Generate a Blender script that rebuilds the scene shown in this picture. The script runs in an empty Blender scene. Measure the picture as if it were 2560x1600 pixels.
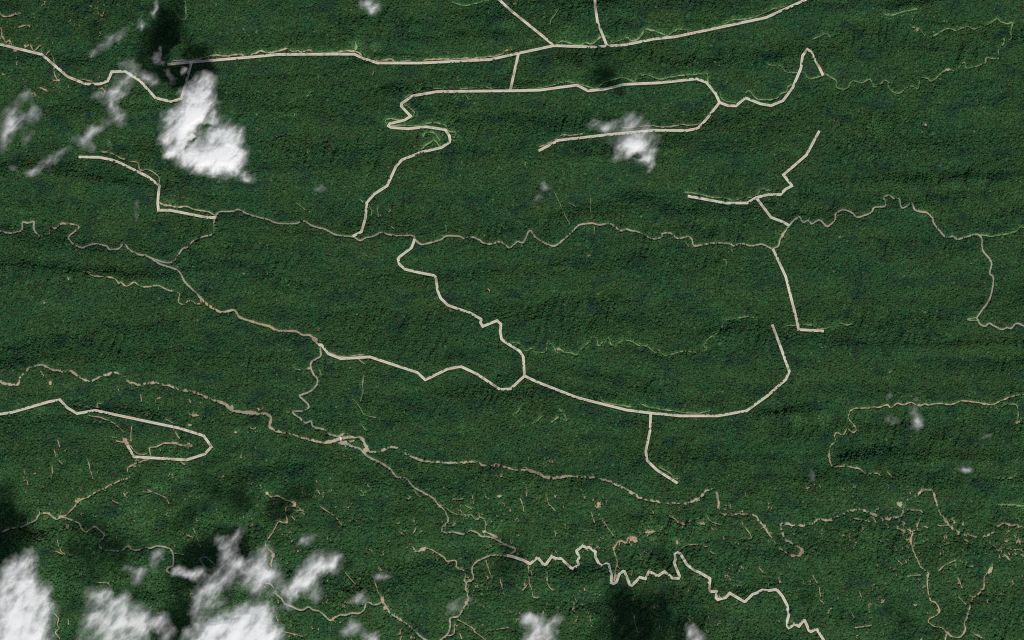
import bpy, math, random
import numpy as np
from mathutils import Vector

# ------------------------------------------------------------------ camera, sky, sun, exposure
PX = 3.0                      # metres on the ground per photo pixel (2560 x 1600)
CAM_Z = 60000.0
scene = bpy.context.scene
col = scene.collection
cam_d = bpy.data.cameras.new("camera")
cam_d.sensor_width = 36.0
cam_d.lens = 36.0 * CAM_Z / (2560 * PX)
cam_d.clip_start = 100.0
cam_d.clip_end = 400000.0
cam = bpy.data.objects.new("camera", cam_d)
cam.location = (0, 0, CAM_Z)
col.objects.link(cam)
scene.camera = cam

SUN_ELEV = 58.0
SUN_H = np.array([0.355, -0.935]); SUN_H /= np.linalg.norm(SUN_H)
sv = Vector((SUN_H[0] * math.cos(math.radians(SUN_ELEV)), SUN_H[1] * math.cos(math.radians(SUN_ELEV)), math.sin(math.radians(SUN_ELEV))))
sun_d = bpy.data.lights.new("sun", 'SUN')
sun_d.energy = 3.6
sun_d.angle = math.radians(0.5)
sun_d.color = (1.0, 0.955, 0.89)
sun = bpy.data.objects.new("sun", sun_d)
sun.rotation_euler = (-sv).to_track_quat('-Z', 'Y').to_euler()
sun.location = (0, 0, 5000)
col.objects.link(sun)

world = bpy.data.worlds.new("World")
scene.world = world
world.use_nodes = True
wn = world.node_tree
bg = wn.nodes["Background"]
sky = wn.nodes.new("ShaderNodeTexSky")
sky.sky_type = 'NISHITA'
sky.sun_disc = False
sky.sun_elevation = math.radians(SUN_ELEV)
sky.sun_rotation = math.atan2(SUN_H[0], SUN_H[1])
wn.links.new(sky.outputs[0], bg.inputs[0])
bg.inputs[1].default_value = 0.05

scene.view_settings.view_transform = 'Standard'
scene.view_settings.look = 'None'
scene.view_settings.exposure = 0.0
scene.view_settings.gamma = 1.0
scene.cycles.use_denoising = False
scene.cycles.max_bounces = 5
scene.cycles.diffuse_bounces = 3
scene.cycles.transparent_max_bounces = 24
scene.cycles.filter_width = 1.2

rng = np.random.default_rng(11)
random.seed(5)

# ------------------------------------------------------------------ numpy noise
_G = np.random.default_rng(3)
_P = _G.permutation(512)
_P = np.concatenate([_P, _P, _P])
_ANG = _G.uniform(0, 2 * np.pi, 512)
_GX, _GY = np.cos(_ANG), np.sin(_ANG)

def noise(x, y, s=0):
    x = np.asarray(x, float) + s * 37.13 + 1000.0
    y = np.asarray(y, float) + s * 91.7 + 1000.0
    xi = np.floor(x).astype(int); yi = np.floor(y).astype(int)
    fx = x - xi; fy = y - yi
    u = fx * fx * fx * (fx * (fx * 6 - 15) + 10); v = fy * fy * fy * (fy * (fy * 6 - 15) + 10)
    def g(ix, iy, dx, dy):
        h = _P[(_P[ix % 512] + iy) % 512]
        return _GX[h] * dx + _GY[h] * dy
    a = g(xi, yi, fx, fy); b = g(xi + 1, yi, fx - 1, fy)
    c = g(xi, yi + 1, fx, fy - 1); d = g(xi + 1, yi + 1, fx - 1, fy - 1)
    return ((a * (1 - u) + b * u) * (1 - v) + (c * (1 - u) + d * u) * v) * 1.5

def fbm(x, y, octv=4, s=0, gain=0.5):
    t = 0; a = 1.0; f = 1.0; n = 0
    for k in range(octv):
        t = t + a * noise(x * f, y * f, s + k * 3); n += a; a *= gain; f *= 2.03
    return t / n

# ------------------------------------------------------------------ terrain (u, v = photo pixels seen as map coordinates)
RIDGES = [  # u0,v0,u1,v1, height m, half-width px
    (-60, 668, 430, 706, 26, 15), (170, 1052, 345, 1092, 26, 12), (1900, 1044, 2060, 1030, 24, 12),
    (2060, 872, 2640, 864, 22, 14), (2180, 42, 2340, 8, 24, 10), (2000, 462, 2640, 448, 20, 16),
    (60, 428, 560, 506, 18, 14), (1000, 112, 1700, 60, 12, 16), (960, 238, 1640, 214, 16, 14),
    (1740, 60, 2560, -10, 14, 16), (1250, 880, 1650, 998, 16, 14), (0, 1000, 420, 1052, 16, 16),
    (2100, 560, 2640, 590, 12, 18), (0, 150, 430, 190, 12, 16), (1500, 500, 2000, 470, 10, 16),
    (560, 250, 950, 330, 12, 14), (1700, 1160, 2640, 1150, 12, 16), (400, 1500, 700, 1440, 16, 16),
    (700, 900, 1200, 1010, 10, 18), (2250, 520, 2640, 470, 12, 14)]

def height(u, v):
    u = np.asarray(u, float); v = np.asarray(v, float)
    w = v + 46 * noise(u / 420, v / 260, 9) + 16 * noise(u / 130, v / 120, 10) + 0.05 * u
    h = 62 * noise(u / 900, w / 120, 1) + 24 * noise(u / 260, w / 58, 2) + 11 * noise(u / 95, v / 60, 3) + 2.6 * noise(u / 34, v / 28, 4)
    h = h + 9 * (0.5 - np.abs(noise(u / 420, (w + 20 * noise(u / 120, v / 90, 19)) / 38, 17)))             # sharp strike ridges
    wu_ = u + 16 * noise(u / 60, v / 60, 18)
    flute = np.clip(.5 + 1.3 * noise(u / 260, v / 120, 15), 0.15, 1)
    h = h - 26 * flute * np.abs(noise(wu_ / 22, v / 75, 14)) * 1.6       # gullies running down the slopes
    dis = 1 / (1 + np.exp(-(v - 1180) / 50.0))      # dissected hills in the south
    h = h + dis * (17 * noise(u / 85, v / 85, 6) + 12 * (0.4 - np.abs(noise(u / 48, v / 48, 7))))
    for (a, b, c, d, hh, ww) in RIDGES:
        L = math.hypot(c - a, d - b); tx, ty = (c - a) / L, (d - b) / L
        s = (u - a) * tx + (v - b) * ty; n = -(u - a) * ty + (v - b) * tx + 6 * noise(s / 60, s * 0 + a, 8)
        e = np.clip(np.minimum(s, L - s) / 70 + 0.5, 0, 1)
        h = h + 1.5 * hh * e * np.exp(-(n / ww) ** 2)
    return h + 60

def W(u, v, z=0.0):
    """map pixel -> world metres"""
    return (np.asarray(u) - 1280.0) * PX, (800.0 - np.asarray(v)) * PX, z

# ------------------------------------------------------------------ helpers
def new_obj(name, verts, faces, mats, matidx=None, smooth=True, parent=None):
    me = bpy.data.meshes.new(name)
    verts = np.asarray(verts, np.float32).reshape(-1, 3)
    if isinstance(faces, np.ndarray):
        n, k = faces.shape
        me.vertices.add(len(verts)); me.vertices.foreach_set("co", verts.ravel())
        me.loops.add(n * k); me.loops.foreach_set("vertex_index", faces.astype(np.int32).ravel())
        me.polygons.add(n)
        me.polygons.foreach_set("loop_start", np.arange(0, n * k, k, dtype=np.int32))
        me.polygons.foreach_set("loop_total", np.full(n, k, dtype=np.int32))
    else:
        me.from_pydata([tuple(map(float, p)) for p in verts], [], [tuple(f) for f in faces])
    for m in mats: me.materials.append(m)
    if matidx is not None: me.polygons.foreach_set("material_index", np.asarray(matidx, np.int32))
    me.update(calc_edges=True)
    me.validate()
    me.polygons.foreach_set("use_smooth", np.full(len(me.polygons), smooth))
    o = bpy.data.objects.new(name, me)
    col.objects.link(o)
    if parent: o.parent = parent
    return o

def tag(o, label, cat=None, kind=None, group=None):
    o["label"] = label
    if cat: o["category"] = cat
    if kind: o["kind"] = kind
    if group: o["group"] = group
    return o

def nd(nt, t, **kw):
    n = nt.nodes.new(t)
    for k, v in kw.items(): setattr(n, k, v)
    return n

def mat_noise(name, ca, cb, scale, rough=0.9, detail=6, extra=None, lo=0.35, hi=0.65, bump=0.0, spec=0.2):
    m = bpy.data.materials.new(name); m.use_nodes = True; nt = m.node_tree
    b = nt.nodes["Principled BSDF"]; b.inputs["Roughness"].default_value = rough
    b.inputs["Specular IOR Level"].default_value = spec
    tc = nd(nt, "ShaderNodeTexCoord"); nz = nd(nt, "ShaderNodeTexNoise")
    nz.inputs["Scale"].default_value = scale; nz.inputs["Detail"].default_value = detail
    nt.links.new(tc.outputs["Object"], nz.inputs["Vector"])
    r = nd(nt, "ShaderNodeValToRGB"); r.color_ramp.elements[0].position = lo; r.color_ramp.elements[1].position = hi
    r.color_ramp.elements[0].color = (*ca, 1); r.color_ramp.elements[1].color = (*cb, 1)
    nt.links.new(nz.outputs[0], r.inputs[0])
    out = r.outputs[0]
    if extra:
        n2 = nd(nt, "ShaderNodeTexNoise"); n2.inputs["Scale"].default_value = extra[1]; n2.inputs["Detail"].default_value = 4
        nt.links.new(tc.outputs["Object"], n2.inputs["Vector"])
        mr = nd(nt, "ShaderNodeMapRange"); mr.inputs[1].default_value = 0.45; mr.inputs[2].default_value = 0.62
        nt.links.new(n2.outputs[0], mr.inputs[0])
        mx = nd(nt, "ShaderNodeMix", data_type='RGBA')
        nt.links.new(mr.outputs[0], mx.inputs[0]); nt.links.new(out, mx.inputs[6]); mx.inputs[7].default_value = (*extra[0], 1)
        out = mx.outputs[2]
    nt.links.new(out, b.inputs["Base Color"])
    return m

M_GROUND = mat_noise("forest_floor", (.013, .030, .013), (.024, .048, .019), .02, extra=((.018, .045, .018), .004))
M_ROADC = mat_noise("packed_gravel", (.40, .365, .285), (.50, .455, .365), .012, extra=((.44, .45, .36), .003))
M_ROADE = mat_noise("pale_shoulder", (.62, .565, .43), (.76, .70, .57), .012, extra=((.62, .63, .48), .003))
M_BANK = mat_noise("road_bank", (.05, .06, .035), (.10, .10, .06), .05)
M_GREY = mat_noise("logging_road_dirt", (.24, .245, .185), (.32, .325, .25), .03, extra=((.31, .27, .20), .006))
M_TAN = mat_noise("tan_dirt", (.29, .255, .16), (.44, .375, .245), .04, extra=((.38, .285, .185), .012))
M_PINK = mat_noise("red_soil", (.29, .20, .14), (.43, .31, .22), .04)
M_YEL = mat_noise("overgrown_track", (.13, .215, .085), (.28, .34, .165), .05, extra=((.11, .20, .075), .012))
M_RIVER = mat_noise("muddy_water", (.28, .235, .155), (.34, .285, .19), .03, rough=.5, extra=((.27, .26, .19), .01), spec=.3)
M_CREEK = mat_noise("dark_creek", (.07, .075, .05), (.13, .125, .09), .05, rough=.6)
M_GRASS = mat_noise("bright_grass", (.05, .085, .028), (.085, .13, .045), .03)

# ------------------------------------------------------------------ tracing helpers
K = 640 / 2419.0
def tr(s):
    """'@cr x,y ...': coordinates read off enlarged tile column c, row r -> list of map pixel points"""
    ox = oy = 0; pts = []
    for t in s.replace('\n', ' ').split():
        if t[0] == '@': ox, oy = int(t[1]) * 640, int(t[2]) * 400
        else:
            a, b = t.split(','); pts.append((ox + float(a) * K, oy + float(b) * K))
    return np.array(pts)

def dedupe(p):
    k = [0]
    for i in range(1, len(p)):
        if np.hypot(*(p[i] - p[k[-1]])) > 1.2: k.append(i)
    return p[k]

def smooth_line(p, step=3.0, wob=0.0, seed=0):
    p = dedupe(p)
    if len(p) < 2: return p
    q = np.vstack([2 * p[0] - p[1], p, 2 * p[-1] - p[-2]])
    out = []
    for i in range(1, len(q) - 2):
        L = np.hypot(*(q[i + 1] - q[i])); n = max(1, int(L / step))
        for t in np.arange(n) / n:
            a, b, c, d = q[i - 1], q[i], q[i + 1], q[i + 2]
            out.append(0.5 * ((2 * b) + (c - a) * t + (2 * a - 5 * b + 4 * c - d) * t * t + (3 * b - a - 3 * c + d) * t ** 3))
    out.append(p[-1]); out = np.array(out)
    if wob:
        s = np.arange(len(out)) * step
        out[:, 0] += wob * noise(s / 14, s * 0 + seed, 12); out[:, 1] += wob * noise(s / 14, s * 0 + seed + 50, 13)
    return out

def frame(p):
    d = np.gradient(p, axis=0); d /= np.maximum(np.hypot(d[:, 0], d[:, 1]), 1e-6)[:, None]
    return np.stack([-d[:, 1], d[:, 0]], 1)

# rasters over the map (margin M px around the frame)
MG = 170
RW, RH = 2560 + 2 * MG, 1600 + 2 * MG
keep = np.zeros((RH * 2, RW * 2), bool)          # half-pixel resolution
verge = np.zeros((RH, RW), np.float32)
def stamp_keep(u, v, r):
    if r <= 0: return
    cx, cy = (u + MG) * 2, (v + MG) * 2; R = r * 2
    x0, x1 = int(max(0, cx - R - 1)), int(min(RW * 2, cx + R + 2)); y0, y1 = int(max(0, cy - R - 1)), int(min(RH * 2, cy + R + 2))
    if x1 <= x0 or y1 <= y0: return
    yy, xx = np.mgrid[y0:y1, x0:x1]
    keep[y0:y1, x0:x1] |= (xx - cx) ** 2 + (yy - cy) ** 2 < R * R
def stamp_verge(u, v, r, a=1.0):
    cx, cy = u + MG, v + MG
    x0, x1 = int(max(0, cx - r)), int(min(RW, cx + r + 1)); y0, y1 = int(max(0, cy - r)), int(min(RH, cy + r + 1))
    if x1 <= x0 or y1 <= y0: return
    yy, xx = np.mgrid[y0:y1, x0:x1]
    f = a * np.clip(1 - ((xx - cx) ** 2 + (yy - cy) ** 2) / (r * r), 0, 1)
    verge[y0:y1, x0:x1] = np.maximum(verge[y0:y1, x0:x1], f)

def ribbon_mesh(p, w, dz):
    """p: map points, w: widths (px) per point -> verts, quads with a slight crown"""
    n = frame(p); V = []; 
    for off in (-1, -0.4, 0.4, 1):
        q = p + n * (w * 0.5 * off)[:, None]
        x, y, _ = W(q[:, 0], q[:, 1])
        z = height(q[:, 0], q[:, 1]) + dz + (0.35 if abs(off) < 1 else 0)
        V.append(np.stack([x, y, z], 1))
    V = np.stack(V, 1).reshape(-1, 3)
    m = len(p); i = np.arange(m - 1)[:, None] * 4
    F = np.concatenate([np.stack([i[:, 0] + k, i[:, 0] + 4 + k, i[:, 0] + 5 + k, i[:, 0] + 1 + k], 1) for k in range(3)])
    return V, F

DZ = [0.8]
def natural_way(name, s, w, mat, label, keepr=None, var=0.25, vr=6, va=0.5, gap=0.0, kind="structure", wob=1.2, mats=None):
    """s may hold several strands separated by ';' -> ONE object"""
    VV, FF, n0 = [], [], 0
    DZ[0] += 0.013
    for j, part in enumerate(s.split(';')):
        if not part.strip(): continue
        if not part.strip().startswith('@'): part = cur_tile + ' ' + part
        cur_tile = [t for t in part.split() if t[0] == '@'][-1]
        p = smooth_line(tr(part), 2.0, wob, j * 7 + len(label))
        if len(p) < 2: continue
        ss = np.arange(len(p)) * 2.0
        ww = w * (1 + var * 2 * noise(ss / 11, ss * 0 + j + len(s), 21) + var * noise(ss / 3.5, ss * 0 + j, 22))
        ww = np.clip(ww, 0.4 * w, 2.2 * w)
        V, F = ribbon_mesh(p, ww, DZ[0])
        VV.append(V); FF.append(F + n0); n0 += len(V)
        kr = (ww * 0.5 + 1.25) if keepr is None else np.full(len(p), keepr) * (ww / w)
        if gap: kr = kr * np.clip(1.15 + gap * 2.2 * noise(ss / 16, ss * 0 + 3 + j, 25), 0, 1.25)
        for (a, b), r in zip(p, kr):
            if gap: r = r * rng.uniform(.2, 1.2); a += rng.uniform(-2, 2); b += rng.uniform(-2, 2)
            stamp_keep(a, b, r); stamp_keep(a + 0.4, b + 1.3, r)
        if va:
            for (a, b) in p[::2]: stamp_verge(a, b - 1, vr, va)
    o = new_obj(name, np.concatenate(VV), np.concatenate(FF), [mat])
    tag(o, label, kind=kind)
    return o

# ------------------------------------------------------------------ the pale raised roads
ROADN = [0]
def pale_road(s, label, w=6.0, edge=1.35, rise=7.0):
    p = dedupe(tr(s)); ROADN[0] += 1; dz = rise + 0.06 * ROADN[0]
    # mitred corners, then dense stations along each straight
    m = len(p); nrm = []
    for i in range(m):
        a = p[i] - p[i - 1] if i else p[1] - p[0]; b = p[i + 1] - p[i] if i < m - 1 else a
        a = a / np.hypot(*a); b = b / np.hypot(*b)
        na, nb = np.array([-a[1], a[0]]), np.array([-b[1], b[0]])
        q = na + nb; q = q / max(np.hypot(*q), 1e-3); q = q / max(q @ na, 0.45); nrm.append(q)
    P, N = [], []
    for i in range(m - 1):
        n = max(1, int(np.hypot(*(p[i + 1] - p[i])) / 4))
        for t in np.arange(n) / n: P.append(p[i] * (1 - t) + p[i + 1] * t); N.append(nrm[i] * (1 - t) + nrm[i + 1] * t if n > 0 else nrm[i])
    P.append(p[-1]); N.append(nrm[-1])
    # away from corners the offset must be the true segment normal
    k = 0
    for i in range(m - 1):
        d = p[i + 1] - p[i]; L = np.hypot(*d); d = d / L; nn = np.array([-d[1], d[0]]); n = max(1, int(L / 4))
        for j in range(n):
            if j: N[k + j] = nn
        k += n
    P = np.array(P); N = np.array(N)
    offs = [(-w / 2 - 1.3, -rise - 1.2), (-w / 2, 0), (-w / 2 + edge, 0.25), (w / 2 - edge, 0.25), (w / 2, 0), (w / 2 + 1.3, -rise - 1.2)]
    zc = height(P[:, 0], P[:, 1]) + dz
    cols_ = []
    for o_, zz in offs:
        q = P + N * o_; x, y, _ = W(q[:, 0], q[:, 1])
        zt = zc if abs(o_) <= w / 2 + .01 else height(q[:, 0], q[:, 1]) + dz
        cols_.append(np.stack([x, y, zt + zz], 1))
    V = np.stack(cols_, 1).reshape(-1, 3); ns = len(offs)
    i = np.arange(len(P) - 1) * ns; F = []; MI = []
    for kk, mi in zip(range(ns - 1), (2, 1, 0, 1, 2)):
        F.append(np.stack([i + kk, i + ns + kk, i + ns + kk + 1, i + kk + 1], 1)); MI += [mi] * len(i)
    o = new_obj("road", V, np.concatenate(F), [M_ROADC, M_ROADE, M_BANK], MI, smooth=False)
    tag(o, label, kind="structure", group="pale gravel roads through the forest")
    for i in range(len(P) - 1):
        for t in (0, .33, .66):
            a = P[i] * (1 - t) + P[i + 1] * t
            stamp_keep(a[0], a[1], w / 2 + 1.3); stamp_keep(a[0] + .2, a[1] + .8, w / 2 + 1.3)
    return o

pale_road("@00 -160,378 0,420 400,517 647,728 812,796 948,796 1023,768 1063,683 1188,677 1328,766 1472,927 1625,964 1718,933 1813,597",
          "pale gravel road zigzagging from the left edge past the tall white cloud")
pale_road("@00 1588,612 1813,590 2419,538 @10 205,517 930,512 1010,552 1150,597 1560,597 1990,575 2215,563 2419,518 @20 398,432 760,446 1070,426 1335,371 1540,350 2400,170 @30 355,0 700,-170",
          "longest pale road running along the top from the dark cloud shadow to the top edge")
pale_road("@10 2000,-260 2300,0 2419,110 @20 398,432", "pale straight spur coming down from the top edge to a three-way junction")
pale_road("@20 784,-200 784,62 808,215 897,437", "pale spur bending down from the top edge, right of the three-way junction")
pale_road("@20 60,512 @10 2400,864", "short pale link road between the two long upper roads")
pale_road("@20 1960,968 1925,890 1835,780 1745,747 1390,785 1060,800 870,845 718,860 612,806 250,855 0,860 @10 1715,868 1480,908 1378,980 1375,1008 1462,1100 1405,1138 1265,1170 1252,1192 1275,1207 1440,1219 1605,1200 1790,1228 1830,1290 1830,1345 1752,1397 1570,1437 1380,1512 @11 1325,62 1240,245 1115,325 1047,405 1035,550 997,680 915,722",
          "pale road with a tight hairpin bend descending to the grey logging road")
pale_road("@20 1960,968 1825,1140 1752,1215 1648,1235 1345,1232 960,1268 440,1327 250,1428", "pale road passing under the small round cloud and ending in forest")
pale_road("@20 1960,968 2045,1000 2115,1000 2205,925 2350,982 @30 28,998 140,952 232,830 308,645 322,530 368,468 402,490 520,715",
          "pale road climbing to a sharp peak and ending at a green track")
pale_road("@00 745,1483 945,1487 1060,1512 @01 1130,25 1400,158 1510,245 1493,410 1500,475 1610,475 1970,546 2038,542", "pale road below the tall white cloud with a square corner")
pale_road("@30 482,1237 360,1465 @31 142,142 225,245 165,275 115,327 0,327 @21 2305,355 2222,407 2015,407 1660,340", "pale jagged road between two dead ends on the right")
pale_road("@21 2305,355 @31 25,543 140,588 198,622", "short pale spur from the jagged road down to the winding grey road")
pale_road("@31 42,838 165,1105 @32 270,0 285,90 525,104", "pale straight road running down from the grey road and ending in a foot")
pale_road("@32 37,42 198,485 165,562 0,710 @22 2215,857 1940,905 1590,905 1305,877 1085,850 615,732 230,582 118,527 107,350 75,295 @12 2350,205 2320,180 2308,110 2315,40 2278,5 2143,60 2122,25 @11 2130,1505 2025,1445 1813,1372 1745,1305 1715,1230 1700,1110 1680,1090 1550,1065 1410,1033 1355,985 1343,935 1350,920 1470,830 1490,780 1500,745",
          "pale road making the great loop around the centre of the forest")
pale_road("@12 590,232 622,235 685,318 805,365 1078,348 1525,495 1600,565 1810,462 1935,438 2085,508 2305,655 2405,650 @22 118,527", "pale road with two dips continuing from the grey road to the great loop")
pale_road("@22 1310,877 1303,1045 1263,1240 1275,1325 1370,1418 @23 1563,28", "pale hooked spur leading down from the great loop")
pale_road("@02 -160,915 0,888 115,872 470,770 570,752 640,825 735,882 905,852 1700,1020 1928,1092 2000,1197 1938,1265 1765,1320 1270,1290 1207,1180",
          "pale road from the left edge curling back like a hook in the lower left")
pale_road("@13 2370,712 @23 0,720 110,758 172,790 235,735 250,738 300,802 325,790 375,720 410,740 460,742 568,838 630,808 620,765 638,720 610,680 612,665 665,620 700,635 730,633 790,680 785,720 822,792 858,812 890,790 912,795 938,890 935,965 960,975 985,960 1010,890 1048,858 1062,862 1112,985 1130,993 1208,915 1258,930 1292,865 1310,868 1375,905 1440,862 1515,925 1572,925 1582,905 1530,780 1545,745 1540,700 1565,685 1590,695 1650,795 1720,850 1770,870 1865,925 1868,940 1860,1030 1875,1048 1930,1052 1925,1110 1942,1125 2015,1108 2055,1065 2190,1145 2205,1140 2270,1075 2305,1065 2360,1035 @33 0,1040 65,1030 85,1038 130,1090 175,1175 185,1230 195,1262 178,1330 182,1380 195,1395 215,1385 245,1355 290,1380 330,1325 345,1325 385,1420 405,1432 455,1400 520,1505 600,1640",
          "cream road winding in many tight bends to the bottom edge", w=6.3)

# ------------------------------------------------------------------ grey logging roads
natural_way("dirt_road", "@01 -150,640 0,670 100,692 160,680 208,660 212,590 268,595 320,583 322,655 375,722 430,718 465,700 475,650 530,642 580,600 630,602 715,612 742,642 652,722 655,750 700,800 785,828 885,795 1005,812 1040,845 1130,835 1160,800 1190,803 1225,850 1310,890 1400,912 1520,985 1685,1045 1755,1155 1900,1300 1970,1370 2070,1430 2120,1435 2215,1420 2270,1485 @12 0,25 130,60 210,100 370,105 440,140 510,142 545,185 600,235 610,280 615,325 600,350 530,395 520,440 545,510 578,550 578,605 510,675 430,705 415,720 490,790 495,830 455,855 350,868 420,930 470,970 520,955 545,1010 650,1035 700,1080 800,1100",
            4.3, M_GREY, "grey dirt road winding from the left edge down to the white bridge", var=.1, wob=.4)
natural_way("dirt_road", "@01 1880,1285 1970,1370 2070,1430 2120,1435 2215,1420 2270,1485 @12 0,25 130,60 210,100 370,105 440,140 510,142 545,185 600,235",
            5.2, M_TAN, "widened sandy stretch of dirt road before the two-dip pale road", var=.15, wob=.4)
natural_way("dirt_road", "@01 1400,912 1530,960 1610,968 1660,940 1725,840 1780,825 1820,770 1920,725 2000,705 2022,660 2025,580 2040,540 2050,510 2090,488 2200,485 2250,468 2330,505 2419,535 @11 100,560 210,597 370,600 430,578 470,583 540,625 650,655 740,700 830,718 920,725 970,757 1000,757 1040,735 1110,720 1180,687 1260,705 1340,718 1480,715 1505,755 1550,792 1590,795 1740,755 1800,718 1920,722 1970,742 2030,725 2110,755 2140,778 2210,795 2300,772 2350,795 2390,828 @21 10,812 50,770 105,778 150,685 180,670 220,730 300,780 400,812 480,755 540,705 620,622 680,605 760,597 820,612 930,602 1020,665 1080,652 1130,668 1200,682 1320,742 1410,730 1420,695 1500,693 1560,740 1660,725 1700,755 1710,805 1760,808 1900,785 2050,790 2090,810 2170,790 2260,812 2350,795 @31 0,822 40,838 95,810 110,750 160,670 220,590 270,550 295,540 325,590 375,572 410,603 480,568 545,625 580,615 630,560 630,520 660,490 710,472 780,495 830,540 890,530 970,495 1000,450 1090,440 1110,410 1090,370 1110,340 1150,340 1190,370 1235,372 1245,430 1260,455 1300,440 1350,405 1380,470 1440,488 1490,495 1545,545 1560,595 1620,675 1680,732 1740,722 1780,750 1840,735 1950,705 1985,710 2015,745 2020,850 2090,935 2110,990 2092,1070 2125,1110 2115,1220 2085,1320 2030,1400 1970,1485 @32 1980,0 2000,40 2045,58 2085,30 2130,55 2205,88 2255,70 2290,78 2345,30 2430,58 2560,50",
            3.9, M_GREY, "long grey dirt road crossing the middle of the forest to the right edge", var=.12, wob=.4)
natural_way("dirt_road", "@12 800,1145 850,1165 910,1195 985,1220 1060,1290 1190,1355 1260,1400 1330,1480 1400,1490 @13 1430,0 1500,70 1600,125 1680,175 1720,230 1770,275 1815,350 1810,390 1765,445 1765,480 1800,497 1870,492 1975,510 2025,480 2080,490 2130,530 2190,532 2290,570 2400,630 @23 20,640 30,665 0,690 @13 2370,712 2230,710 2130,745 2070,785 2040,850 2055,915 2040,945 1990,965 1982,1030 2000,1090 2000,1150 1970,1190 1915,1280 1835,1305 1835,1370 1810,1450 1740,1512 1700,1530 1590,1500 1470,1395 1380,1325 1270,1255 1235,1190 1195,1150 1150,1170 1110,1170 1055,1150 1020,1220 970,1255 910,1250 850,1270 800,1270 745,1295 710,1325 640,1265 600,1235 540,1220 500,1195 450,1220 400,1218 340,1190 280,1165 240,1110 200,1080 180,1040 140,980 80,965 @03 2320,875 2230,830 2150,730 2090,785 2045,798 2000,770 1950,725 1895,745 1915,790 1950,835 1920,865 1800,895 1700,895 1620,880 1580,850 1600,820 1640,800 1635,690 1590,640 1490,620 1430,640 1380,640 1300,660 1250,655 1215,620 1150,660 1010,660 950,630 940,590 980,540 985,510 900,440 880,450 820,488 790,480 770,450 740,405 600,350 530,365 450,310 370,330 340,375 260,415 200,445 110,455 0,495 -150,530",
            4.1, M_GREY, "grey dirt road snaking through the southern hills under the clouds", var=.14, wob=.4)
natural_way("dirt_road", "@12 830,1150 910,1195 985,1220 1060,1290 1190,1355 1260,1400", 5.2, M_GREY, "broad grey stretch of road below the white bridge", var=.1, wob=.3)
natural_way("dirt_track", "@31 1985,710 2050,710 2090,725 2150,712 2250,700 2340,670 2380,635 2430,640 2560,600", 2.8, M_YEL, "pale green overgrown track leaving the long grey road to the right edge", vr=8)
natural_way("dirt_track", "@32 1985,5 1900,0 @31 1880,1505 1920,1495 1970,1485", 2.6, M_YEL, "stub of pale track at the hook of the long grey road")
natural_way("dirt_track", "@03 600,345 650,310 720,235 740,195 820,165 900,115 1000,70 1110,15 @02 1150,1505 1225,1485 1210,1410 1240,1375 1350,1330 1420,1300 1418,1210 1480,1195 1550,1165 1650,1165 1740,1185 1800,1165",
            3.0, M_TAN, "sandy track climbing from the small square pad to the hooked pale road", var=.35, vr=9)
natural_way("dirt_track", "@13 105,125 150,155 215,150 280,185 340,200 375,240 290,255 282,300 295,400 220,390 195,420 165,480 95,590 110,640 165,705 140,790 170,850",
            2.9, M_TAN, "sandy stepped track between two cloud shadows at the bottom", var=.35)
natural_way("dirt_track", "@13 1480,630 1530,675 1600,640 1700,680 1770,725 1810,765 1890,760 1900,830 1970,860 1980,920 1970,945 1985,968",
            2.8, M_TAN, "yellow sandy track joining the southern grey road from the left", var=.35)
natural_way("dirt_track", "@23 960,950 980,850 995,770 970,690 955,650 985,600 1020,572 1075,590 1110,540 1180,580", 3.2, M_TAN, "tan track rising to the pink triangular clearing", var=.3)
natural_way("dirt_track", "@33 1310,465 1355,480 1355,530 1345,580 1360,650 1400,740 1440,820 1510,880 1500,920 1505,1040 1530,1130 1580,1155 1615,1230 1580,1280 1525,1300 1515,1345 1560,1380 1640,1395 1690,1440 1740,1475 1800,1478 1835,1450 1855,1400 1845,1350",
            3.3, M_TAN, "tan track running down the lower right and curling at its foot", var=.3, vr=7)
natural_way("dirt_track", "@33 1845,1360 1880,1280 1920,1130 1950,1100 2030,1030 2035,930 2060,880 2115,830 2110,790", 3.4, M_PINK, "reddish track climbing to the upper right from the curl", var=.4)
natural_way("dirt_track", "@33 1690,1440 1670,1490 1640,1600", 2.8, M_TAN, "short tan spur leaving the bottom edge at the lower right")
natural_way("dirt_track", "@32 2560,690 2430,702 2300,720 2200,760 2130,795 2040,790 1930,770 1820,765 1720,798 1620,785 1520,800 1480,790 1430,810 1345,778 1280,800 1215,785 1165,825 1120,800 1060,820 1000,820 940,832 850,830 785,850 760,900 770,945 830,1020 820,1055 790,1055 760,1030 ; @32 745,1035 710,1080 650,1065 630,1090 640,1140 590,1190 580,1240 575,1310 600,1385 ; @32 640,1385 740,1380 870,1410 920,1450 1020,1445 1060,1475 ; 1115,1430 1170,1480",
            2.5, M_TAN, "sandy track along a ridge from the right edge with a hooked end", var=.45, vr=8)
natural_way("dirt_track", "@32 2130,795 2180,860 ; 2200,820 2240,795 2340,800 2360,860 2360,960 2400,940 2500,880", 2.2, M_YEL, "faint green loop below the ridge track at the right edge")
natural_way("dirt_track", "@30 530,690 640,765 650,830 740,835 800,765 880,785 960,750 1010,825 1100,760 1150,795 1130,820 1180,870 1235,878 1340,815 1415,835 1435,750 1500,740 1545,765 1680,660 1760,670 1850,590 1875,645 2040,600 2060,550 2180,555 2170,490 2225,400 2225,370 2290,370 2290,300 2310,215 2260,225 2200,210 2160,175 2100,220 2000,260 1940,275 1870,255 1770,290 1700,270 1620,310 1560,340 ; 1480,345 1440,290 1400,265 1345,260 1345,230 1360,180",
            2.3, M_YEL, "overgrown green track meandering and looping back in the upper right", var=.35, vr=7, va=.45)
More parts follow.
